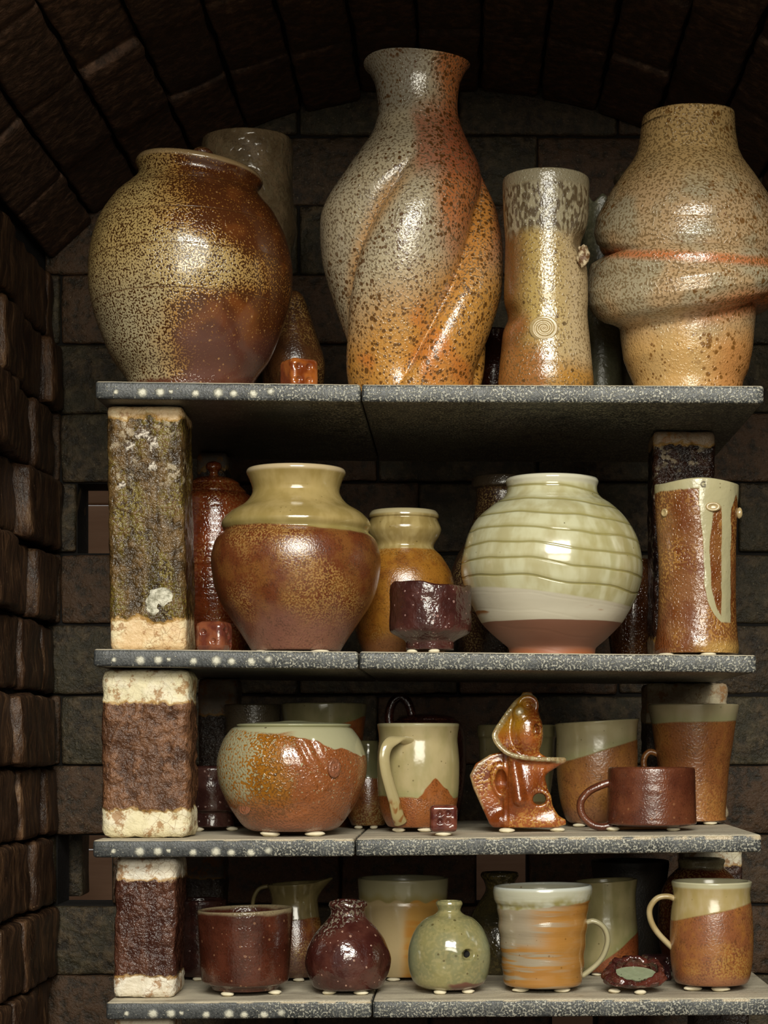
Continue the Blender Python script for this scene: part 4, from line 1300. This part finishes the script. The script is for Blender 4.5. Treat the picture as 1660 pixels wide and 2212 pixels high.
wads(MG, (862, 918), 'green mug with forward handle', 30, 0.9)

PK = pot('loop_lidded_pot', 'dark maroon pot with an upright loop handle in shadow behind the green mug', 'pot', 922, 0.315, 3,
    [(66, 1556), (74, 1562), (82, 1580), (86, 1620), (84, 1680), (74, 1740), (60, 1790)],
    plain('glaze_dark_pot', '#2e1412', '#45201a', 0.15, lab='#5c3426'), opened=False, parts=True)
MPK = PK['body'].data.materials[0]
handle(PK, [(846, 1580, -10), (841, 1550, -10), (848, 1520, -10), (864, 1506, -10), (881, 1517, -10), (890, 1545, -10), (892, 1575, -10)], 11, 10, MPK, name='loop_handle')
v, f = lathe_mesh([(0.034, 0), (0.035, 0.002), (0.026, 0.006), (0.008, 0.008), (0.002, 0.0085)], 48, opened=False)
mesh_obj('lid', v, f, MPK, PK['root'], (0, 0, PK['H'] - 0.0005))

m = M('glaze_maroon_die')
MAT_DIE_M = m.done(m.mix('#4f211b', '#6e3a2c', m.ss(m.noise(80, 3), 0.4, 0.62)), 0.1, [(m.noise(170, 2), 0.15, 0.0015)], spec=0.7)
D3 = die('maroon ceramic die with four pips standing before the green mug', 958, 0.042, 3, 58, 0.06,
    [('f', -.14, .20), ('f', .16, .20), ('f', -.14, -.10), ('f', .16, -.10), ('t', -.2, 0), ('t', .2, 0)], MAT_DIE_M, wad=0.0045, r=0.13, seed=9)
wads(D3, (957,), 'maroon four-pip die', 36, 0.5)

# --- abstract folded sculpture, one continuous implicit surface
def sculpture():
    Y = 0.115; s = K * (1 + Y / D); xc = 1118
    h = 2.6
    lo = np.array((-112.0, -62.0, -2.0)); hi = np.array((112.0, 58.0, 292.0))
    n = np.ceil((hi - lo) / h).astype(int) + 1
    gx, gy, gz = [lo[i] + h * np.arange(n[i]) for i in range(3)]
    X, Yg, Z = np.meshgrid(gx, gy, gz, indexing='ij')
    P = np.stack((X, Yg, Z), -1).astype(np.float32)
    def cap(a, b, ra, rb):
        a, b = np.array(a, np.float32), np.array(b, np.float32)
        ab = b - a
        t = np.clip(((P - a) @ ab) / max(float(ab @ ab), 1e-6), 0, 1)
        return np.linalg.norm(P - a - t[..., None] * ab, axis=-1) - (ra + (rb - ra) * t)
    def ell(c, r):
        c, r = np.array(c, np.float32), np.array(r, np.float32)
        q = (P - c) / r
        l = np.linalg.norm(q, axis=-1)
        return (l - 1) * float(r.min())
    def smin(a, b, k):
        hh = np.clip(0.5 + 0.5 * (b - a) / k, 0, 1)
        return b * (1 - hh) + a * hh - k * hh * (1 - hh)
    # (x, depth, up); the upright body is one thick slab with a rounded front
    poly = np.array([(-103, 112), (-90, 138), (-60, 157), (-20, 168), (40, 166), (66, 150), (60, 128), (58, 108), (66, 80), (76, 48), (88, 24), (104, 18), (105, 6), (60, 0), (-46, 0), (-60, 8), (-76, 42), (-95, 84)], np.float32)
    d2 = np.full(X.shape, 1e9, np.float32); inside = np.zeros(X.shape, bool)
    for i in range(len(poly)):
        a, b = poly[i - 1], poly[i]
        e = b - a
        wx, wz = X - a[0], Z - a[1]
        t = np.clip((wx * e[0] + wz * e[1]) / float(e @ e), 0, 1)
        d2 = np.minimum(d2, (wx - t * e[0]) ** 2 + (wz - t * e[1]) ** 2)
        cond = ((a[1] > Z) != (b[1] > Z)) & (X < (b[0] - a[0]) * (Z - a[1]) / (b[1] - a[1] + 1e-9) + a[0])
        inside ^= cond
    pd = np.sqrt(d2) * np.where(inside, -1, 1) + 5
    thick = np.where(X < -30, 11, 18)
    ctr = np.where(X < -20, 6, 0) - 0.10 * (X + 20)*(X < -20) * -0.5
    qx, qy = pd, np.abs(Yg - ctr) - thick
    F = np.minimum(np.maximum(qx, qy), 0) + np.sqrt(np.maximum(qx, 0) ** 2 + np.maximum(qy, 0) ** 2) - 5
    F = smin(F, ell((14, 0, 78), (44, 36, 84)), 12)
    F = smin(F, cap((-34, -4, 14), (74, -8, 12), 20, 17), 12)
    # hood: bulb and the leaf-like lip round it
    F = smin(F, ell((20, -8, 204), (36, 34, 58)), 8)
    F = smin(F, cap((22, 0, 245), (24, 0, 262), 24, 21), 8)
    rim = smoothline([(40, -14, 262), (38, -12, 276), (22, -10, 283), (2, -12, 274), (-16, -16, 254), (-34, -24, 228), (-47, -32, 208), (-50, -36, 194), (-40, -42, 176), (-20, -44, 160), (8, -42, 152), (42, -36, 148), (76, -30, 147), (100, -22, 146)], 3)
    lip = None
    for a, b in zip(rim[:-1], rim[1:]):
        c = cap(a, b, 5.2, 5.2); lip = c if lip is None else np.minimum(lip, c)
    mem = None
    for p in rim[4:]:
        ax = (min(max(p[0] * 0.35 + 14, 0), 60), 0, p[2] + (6 if p[2] > 170 else -14))
        c = cap(p, ax, 4.0, 7.5); mem = c if mem is None else smin(mem, c, 5)
    F = smin(F, mem, 6); F = smin(F, lip, 2.5)
    F = smin(F, cap((96, -22, 143), (48, -6, 118), 4.5, 10), 8)
    # scroll at the top
    F = smin(F, ell((4, -24, 247), (15, 12, 18)), 5)
    q = np.sqrt((X - 22) ** 2 + (Z - 262) ** 2)
    F = smin(F, np.sqrt((q - 19) ** 2 + (Yg + 18) ** 2) - 5, 4)
    F = np.maximum(F, -ell((22, -24, 264), (12, 12, 9)))
    # hollows and the hole
    def ring(cx, cd, cz, rx, rz, tube, tilt=0.0):
        qq = np.sqrt(((X - cx - tilt * (Z - cz)) / rx) ** 2 + ((Z - cz) / rz) ** 2)
        return np.sqrt(((qq - 1) * min(rx, rz)) ** 2 + (Yg - cd) ** 2) - tube
    F = smin(F, ring(-34, -13, 100, 17, 31, 5, -0.15), 6)
    F = smin(F, ring(47, -23, 62, 19, 17, 6), 7)
    F = smin(F, cap((-10, -26, 150), (4, -34, 60), 9, 12), 10)
    sub = np.minimum(ell((-35, -14, 100), (12, 26, 25)), ell((39, -26, 210), (8, 13, 14)))
    sub = np.minimum(sub, np.sqrt(((X - 47) / 14) ** 2 + ((Z - 62) / 12) ** 2) * 12 - 12)
    hh = np.clip(0.5 - 0.5 * (F + sub) / 5, 0, 1)
    F = F * (1 - hh) + (-sub) * hh + 5 * hh * (1 - hh)
    F = np.maximum(F, -(Z - 0.0))
    F[0], F[-1] = 9, 9; F[:, 0], F[:, -1] = 9, 9; F[..., 0], F[..., -1] = 9, 9
    v, f = surface_nets(F, lo, h)
    R = np.array(rim); v = np.array(v)
    ed = np.min(np.linalg.norm(v[:, None, :] - R[None], axis=-1), axis=1)
    pale_v = np.clip((9.5 - ed) / 4, 0, 1)
    pale_v = np.maximum(pale_v, np.clip((8 - np.linalg.norm(v - np.array((4, -36, 250)), axis=1)) / 5 + 0.6, 0, 0.8))
    finedge = np.min([np.linalg.norm((v[:, (0, 2)] - np.array(a)), axis=1) for a in [(-103 + 27*i/10, 112 - 70*i/10) for i in range(11)] + [(-103 + 43*i/10, 112 + 45*i/10) for i in range(11)]], axis=0)
    pale_v = np.maximum(pale_v, np.clip((6 - finedge) / 5, 0, 0.6))
    wad = 0.005
    Xw = (xc - CX) * s
    zb = shelf_z(3, Xw) + wad
    m = M('glaze_sculpture')
    l = m.lab(420, -0.03, 0.07)
    c = m.mix('#743510', '#985020', m.ss(m.noise(35, 3), 0.4, 0.62))
    c = m.mix(c, '#b8843c', m.mul(m.mul(l, m.ss(m.noise(26, 2), 0.45, 0.62)), 0.8))
    c = m.mix(c, '#a87818', m.mul(m.ss(m.wob(m.z, 30, .006), 0.09, 0.115), m.ss(m.x, 0.018, 0.0)))
    at = m.N.new('ShaderNodeAttribute'); at.attribute_name = 'bare_edge'
    c = m.mix(c, m.mix('#b7ad84', '#97895c', m.lab(200, 0, .2)), m.mul(at.outputs['Fac'], 0.9))
    c = m.grain(c, 0.35, '#3a1606')
    mat = m.done(c, 0.16, [(l, 0.15, 0.0009), (m.noise(80, 2), 0.14, 0.002)], spec=0.6)
    o = fix_normals(mesh_obj('folded_sculpture', np.array(v) * s, f, mat, None, (Xw, Y, zb)))
    att = o.data.attributes.new('bare_edge', 'FLOAT', 'POINT'); att.data.foreach_set('value', pale_v.astype(np.float32))
    zmin = min(p.co.z for p in o.data.vertices)
    o.location.z -= zmin
    tag(o, 'abstract folded orange-brown sculpture with holes and a curling pale-edged hood', 'sculpture')
    wads(dict(s=s, X=Xw, Y=Y, zb=zb, rb=0.028, level=3), (1095, 1205), 'folded sculpture', 34, 0.7)
sculpture()

pot('celadon_cup', 'dim pale green ridged cup behind the folded sculpture', 'cup', 1117, 0.285, 3,
    [(86, 1568), (86, 1590), (83, 1596), (82, 1610), (80, 1660), (74, 1710), (64, 1760), (56, 1788)],
    two_tone('glaze_celadon_cup', '#6d4a26', '#7d5a32', '#8f8b60', '#7f7c54', zl(3, 1117, .285, 1730), .003, 25, 0, rough=0.2))
TC = pot('flared_tumbler', 'tumbler with flared pale green top and slanting line over orange-brown, behind the handled brown cup', 'cup', 1290, 0.235, 3,
    [(91, 1560), (89, 1568), (87, 1590), (88, 1640), (85, 1690), (78, 1735), (66, 1770), (57, 1788)],
    two_tone('glaze_flared_tumbler', '#8d5a30', '#9a6632', '#b0ab80', '#a8a276', zl(3, 1290, .235, 1622, .004), .002, 25, 0.30, rough=0.18, green='#8f9a62', purple=('#8a5a3c', 0.022), lowlab='#a8743c', labs=300),
    wad=0.004, warp=tilt_rim(-0.06, 0.5))
wads(TC, (1252, 1312), 'flared tumbler with slanting glaze line', 28, 0.9)
MBC = plain('glaze_brown_cup', '#54291a', '#6b3a24', 0.24, rings=520, peel=0.25, spk='#8a5a3c', labs=450)
BC = pot('wide_brown_cup', 'low wide chocolate-brown cup with a ring handle on its left', 'cup', 1408, 0.115, 3,
    [(93, 1660), (94, 1665), (95, 1700), (96, 1745), (97, 1780), (92, 1792), (80, 1797), (60, 1799)],
    MBC, wad=0.0045, parts=True)
handle(BC, [(1318, 1690, -6), (1297, 1697, -8), (1272, 1710, -8), (1255, 1732, -8), (1258, 1760, -8), (1278, 1780, -8), (1300, 1786, -8), (1324, 1782, -6)], 11, 8.5, MBC)
wads(BC, (1325, 1455), 'wide chocolate-brown cup', 30, 0.95)
MTT = two_tone('glaze_tall_tumbler', '#8f562e', '#9c6432', '#b3aa80', '#a8a278', zl(3, 1499, .265, 1560, .004), .0016, 30, 0.03, rough=0.2, green='#8f9a62', lowlab='#a8743c', labs=300, peel=0.2)
TT = pot('tall_tapered_tumbler', 'tallest tapered tumbler, orange-brown with a pale green band at the rim', 'cup', 1499, 0.265, 3,
    [(98, 1524), (97, 1532), (91, 1561), (84, 1610), (77, 1655), (72, 1714), (69, 1765), (71, 1775), (66, 1782)],
    MTT, wad=0.004, parts=True)
handle(TT, [(1424, 1630, 0), (1405, 1624, 0), (1393, 1636, 0), (1392, 1656, 0), (1402, 1690, 0), (1428, 1706, 0)], 8, 7, MTT)
wads(TT, (1535,), 'tallest tapered tumbler', 30, 0.95)

# ------------------------------------------------------------------ lowest shelf
b_ = pot('dark_rimmed_cup', 'dark maroon cup with a mottled rim behind the maroon kiln post', 'cup', 432, 0.20, 4,
    [(57, 1944), (57, 1952), (55, 1990), (53, 2050), (50, 2095), (46, 2108), (45, 2118)],
    g_maroon('glaze_dark_rim_cup', '#2c1714', '#40221c', '#7a5a52', 0.2, 0.4, web=('#8a7c5c', 0.085)), wad=0.004)
wads(b_, (428,), 'dark cup with mottled rim', 22, 0.95)
BB = pot('brown_footed_bowl', 'straight-sided glossy dark red-brown bowl on a narrow foot ring', 'bowl', 530, 0.07, 4,
    [(103, 1965), (103, 1972), (101, 2010), (98, 2060), (95, 2105), (91, 2120), (76, 2126), (72, 2132), (71, 2146)],
    plain('glaze_brown_bowl', '#3f1c12', '#552a1c', 0.16, rings=430, peel=0.25, spk='#8a6248', pale=('#85765a', zl(4, 530, .07, 1969, .005))), wad=0.005, warp=tilt_rim(-0.03, 0.4))
wads(BB, (492, 594), 'straight-sided red-brown bowl', 28, 0.95)

def warp_jug(x, y, z, s, H):
    t = max(0, (z / H - 0.78) / 0.22)
    a = math.atan2(y, x)
    sp = math.exp(-(a / 0.42) ** 2) * t * t
    return (x * (1 + 0.38 * sp), y * (1 - 0.15 * sp), z + 0.004 * sp + 0.004 * t * (1 - math.cos(a)) * -0.4)
MJG = two_tone('glaze_jug', '#552614', '#70401c', '#7a7048', '#5e5634', zl(4, 637, .19, 1990, .004), .010, 22, 0.2, lowlab='#b08c48', rough=0.13, purple=('#5c4036', 0.045), topdrip=0.5)
JG = pot('pouring_jug', 'small speckled jug with a pulled spout and thin handle behind the red-brown bowl', 'jug', 637, 0.19, 4,
    [(60, 1906), (58, 1912), (52, 1930), (50, 1950), (55, 1985), (64, 2020), (68, 2055), (64, 2090), (52, 2116)],
    MJG, wad=0.004, parts=True, warp=warp_jug)
handle(JG, [(582, 1914, 0), (560, 1920, 0), (548, 1942, 0), (547, 1975, 0), (558, 2010, 0), (578, 2030, 0)], 6, 4.5, MJG)
wads(JG, (646,), 'small spouted jug', 24, 0.95)

def warp_lumpy(seed, amp=0.03, f=45, rim=0.002):
    def w(x, y, z, s, H):
        k = 1 + amp * (nz(x, y, z, f, seed) + 0.5 * nz(x, y, z, f * 2.2, seed + 3))
        t = max(0, z / H - 0.85) / 0.15
        return (x * k, y * k, z + rim * t * nz(x, y, 0, 70, seed) * 2)
    return w
MB = pot('maroon_bud_bottle', 'round dark maroon bottle with a wide uneven lip and grey webbed glaze on its shoulder', 'bottle', 752, 0.07, 4,
    [(41, 1949), (42, 1955), (37, 1966), (38, 1976), (48, 1990), (66, 2010), (84, 2040), (91, 2070), (87, 2100), (74, 2130), (58, 2146)],
    g_maroon('glaze_maroon_bottle', '#3c1a16', '#522c24', '#b8907c', 0.14, 0.45, web=('#7d7160', 0.062)), wad=0.005, warp=warp_lumpy(2.0), seg=110)
wads(MB, (712, 780), 'round maroon bottle', 30, 0.9)
CR = pot('banded_crock', 'straight pale and orange crock with a scalloped olive glaze band behind the two round bottles', 'pot', 871, 0.205, 4,
    [(98, 1898), (98, 1905), (96, 1935), (95, 1944), (96, 1950), (95, 2000), (94, 2060), (92, 2100), (88, 2118)],
    g_crock(), wad=0.004)
wads(CR, (850,), 'banded crock', 30, 0.95)

m = M('glaze_green_bottle')
n1 = m.noise(40, 3)
c = m.mix('#8f8c58', '#7f8258', m.ss(n1, .35, .65))
c = m.mix(c, '#a09a66', m.mul(m.lab(300, -.05, .1), .5))
c = m.mix(c, '#4a4020', m.mul(m.spots(170, .26, .22), .75))
c = m.mix(c, '#8a9478', m.mul(m.ss(m.math('ABSOLUTE', m.x), 0.026, 0.04), .5))
c = m.mix(c, '#6d4538', m.mul(m.ss(m.wob(m.z, 45, .006), 0.010, 0.007), m.ss(m.wob(m.x, 40, .01), -.005, .005)))
MGB = m.done(c, 0.12, [(m.noise(130, 2), .12, .0015)], spec=.6)
def warp_gb(x, y, z, s, H):
    k = 1 + 0.012 * nz(x, y, z, 30, 5)
    for (dx, dz, rr, dp) in ((-0.004, 0.030, 0.009, 0.06), (0.024, 0.062, 0.010, 0.04)):
        if y < 0: k -= dp * math.exp(-(((x - dx) / rr) ** 2 + ((z - dz) / rr) ** 2))
    if y < 0:
        d = math.hypot(x - 0.0195, z - 0.0375)
        if d < 0.0062: k -= 0.30 * (1 - (d / 0.0062) ** 4)
    return (x * k, y * k, z)
GB = pot('green_bud_bottle', 'round olive-green bottle with a small neck and a dark round hole low on the right', 'bottle', 971, 0.07, 4,
    [(28, 1948), (29, 1953), (26, 1960), (25, 1968), (34, 1976), (52, 1984), (72, 2005), (85, 2035), (89, 2060), (87, 2090), (77, 2120), (60, 2142)],
    MGB, wad=0.005, warp=warp_gb, parts=True, seg=240, sub=12)
v, f = lump_mesh(0.0044, 0.0020, 0.0044, 1.0, 0.0, 1.0, 24, 12, False)
m = M('dark_hollow')
mesh_obj('hole', v, f, m.done('#0b0806', 0.9), GB['root'], (0.0195, -0.0290, 0.0331))['label'] = 'round black hole'
wads(GB, (952, 1012), 'round olive-green bottle', 28, 0.85)

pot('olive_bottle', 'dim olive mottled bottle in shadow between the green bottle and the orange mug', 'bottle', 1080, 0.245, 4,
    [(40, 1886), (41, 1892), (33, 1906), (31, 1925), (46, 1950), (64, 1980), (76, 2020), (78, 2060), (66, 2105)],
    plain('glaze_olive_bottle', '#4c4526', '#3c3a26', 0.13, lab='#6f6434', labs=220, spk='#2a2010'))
MOM = g_orange_mug()
def warp_om(x, y, z, s, H):
    k = 1 + 0.012 * math.sin(z * 330 + 1.2 * nz(x, y, z, 10, 1)) * (1 if z < 0.09 else 0.3)
    return (x * k, y * k, z + 0.03 * x * max(0, z / H - .5))
OM = pot('orange_banded_mug', 'ridged orange and grey mug with a pale rim and handle on the right', 'mug', 1173, 0.078, 4,
    [(106, 1915), (107, 1922), (105, 1944), (99, 1955), (97, 1975), (95, 2010), (90, 2060), (86, 2110), (80, 2135), (62, 2147)],
    MOM, wad=0.005, parts=True, warp=warp_om, seg=110, sub=8)
m = M('glaze_grey_handle')
MGH = m.done(m.mix('#8f8868', '#b3aa88', m.noise(60, 3, .5, m.mapv(1, 1, .3))), 0.16, [(m.noise(120, 2), .15, .0015)])
handle(OM, [(1262, 1995, -4), (1282, 1989, -6), (1304, 2002, -6), (1313, 2028, -6), (1306, 2058, -6), (1290, 2082, -6), (1258, 2108, -4)], 9, 6, MGH)
wads(OM, (1125, 1215), 'ridged orange mug', 36, 0.9)
MGR = two_tone('glaze_green_rear_mug', '#7a3d1e', '#8a4c26', '#a39c6c', '#8f8c5c', zl(4, 1310, .225, 2062, .004), .004, 20, 0.75, rough=0.15, green='#75804a', spk=.5)
GR = pot('green_rear_mug', 'pale green mug with a slanting brown base behind the handle of the orange mug', 'mug', 1308, 0.225, 4,
    [(70, 1903), (69, 1910), (66, 1935), (67, 1970), (71, 2015), (72, 2060), (68, 2095), (56, 2114)],
    MGR, wad=0.004, warp=tilt_rim(-0.05, .5))
wads(GR, (1290,), 'green mug behind the orange mug', 24, 0.95)
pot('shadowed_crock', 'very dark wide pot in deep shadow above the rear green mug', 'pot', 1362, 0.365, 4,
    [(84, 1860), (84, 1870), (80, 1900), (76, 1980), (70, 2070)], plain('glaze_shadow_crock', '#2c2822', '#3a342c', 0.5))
pot('brown_shouldered_jar', 'dark brown jar with a pale rim behind the barrel mug', 'jar', 1516, 0.255, 4,
    [(50, 1856), (51, 1860), (48, 1872), (58, 1882), (74, 1900), (88, 1930), (94, 1970), (92, 2030), (78, 2090)],
    plain('glaze_shouldered_jar', '#4a1f12', '#5f2d18', 0.18, lab='#8a6a3c', pale=('#8a8264', zl(4, 1516, .255, 1874))))
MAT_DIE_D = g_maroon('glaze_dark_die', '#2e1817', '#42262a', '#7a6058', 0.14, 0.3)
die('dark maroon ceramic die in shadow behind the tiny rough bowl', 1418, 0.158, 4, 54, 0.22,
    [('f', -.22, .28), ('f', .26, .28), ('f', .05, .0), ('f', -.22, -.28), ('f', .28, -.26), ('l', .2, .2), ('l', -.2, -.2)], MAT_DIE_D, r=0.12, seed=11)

# tiny rough bowl
def warp_rock(x, y, z, s, H):
    k = 1 + 0.14 * nz(x, y, z, 75, 4) + 0.10 * nz(x, y, z, 170, 8)
    t = min(1, max(0, z / H))
    rim = t * t * 0.0032 * (nz(x, y, 0, 110, 3) + 0.6 * nz(x, y, 0, 220, 9))
    return (x * k, y * k * 0.85, z + rim + 0.42 * y * t * t + (0.10 * abs(x) * t))
RK = pot('rough_pinch_bowl', 'tiny rough maroon pinch bowl holding pale green glaze, in front', 'bowl', 1372, 0.052, 4,
    [(60, 2098), (65, 2103), (67, 2112), (62, 2124), (51, 2135), (36, 2144), (26, 2149)],
    g_maroon('glaze_rock_bowl', '#401c18', '#5e2e24', '#9a6a54', 0.13, 0.9), wad=0.005, warp=warp_rock, parts=True, seg=120, wall=0.007, sub=6)
V, F = [(0, 0, 0)], []
for j in range(40):
    a = 2 * math.pi * j / 40
    V.append((0.0245 * math.cos(a), 0.0195 * math.sin(a), 0.0))
for j in range(40): F.append((0, 1 + j, 1 + (j + 1) % 40))
n0 = len(V)
V += [(v[0] * .8, v[1] * .8, -0.006) for v in V[:41]]
F += [(n0, n0 + 1 + (j + 1) % 40, n0 + 1 + j) for j in range(40)] + [(1 + j, n0 + 1 + j, n0 + 1 + (j + 1) % 40, 1 + (j + 1) % 40) for j in range(40)]
m = M('pooled_green_glaze')
MPG = m.done(m.mix(m.mix('#7f8a6a', '#a3aa8c', m.noise(120, 4)), '#4a5238', m.mul(m.spots(280, .3, .25), .7)), 0.1, [(m.noise(130, 3), .4, .002)])
o = mesh_obj('glaze_pool', V, F, MPG, RK['root'], (0, 0.001, RK['H'] - 0.0045), smooth=False, rot=(0.38, 0, 0))
o['label'] = 'pool of pale green glaze'
wads(RK, (1328, 1384), 'tiny rough pinch bowl', 26, 1.5)

MBM = two_tone('glaze_barrel_mug', '#8a5230', '#98602f', '#b0a272', '#a39458', zl(4, 1538, .078, 1967, .005), .003, 18, 0.22, rough=0.18, lowlab='#a87e40', topdrip=0.5, labs=380,
               rim=('#bdb795', zl(4, 1538, .078, 1912, .005)), purple=('#8a5638', 0.016))
BM = pot('barrel_mug', 'barrel-shaped mug, pale olive top over orange-brown, with its handle on the left', 'mug', 1538, 0.078, 4,
    [(87, 1905), (86, 1910), (83, 1928), (84, 1945), (88, 1975), (90, 2030), (87, 2085), (78, 2120), (62, 2138), (52, 2144)],
    MBM, wad=0.0055, parts=True, seg=100)
m = M('glaze_barrel_handle')
MBH = m.done(m.mix('#b3a678', '#a09060', m.ss(m.noise(70, 3, .5, m.mapv(1, 1, .4)), .4, .6)), 0.16, [(m.noise(120, 2), .15, .0015)])
handle(BM, [(1462, 1944, -4), (1444, 1936, -6), (1420, 1940, -6), (1404, 1962, -6), (1407, 1990, -6), (1424, 2018, -6), (1456, 2050, -4)], 9, 6.5, MBH)
wads(BM, (1497, 1557), 'barrel mug', 40, 0.95)
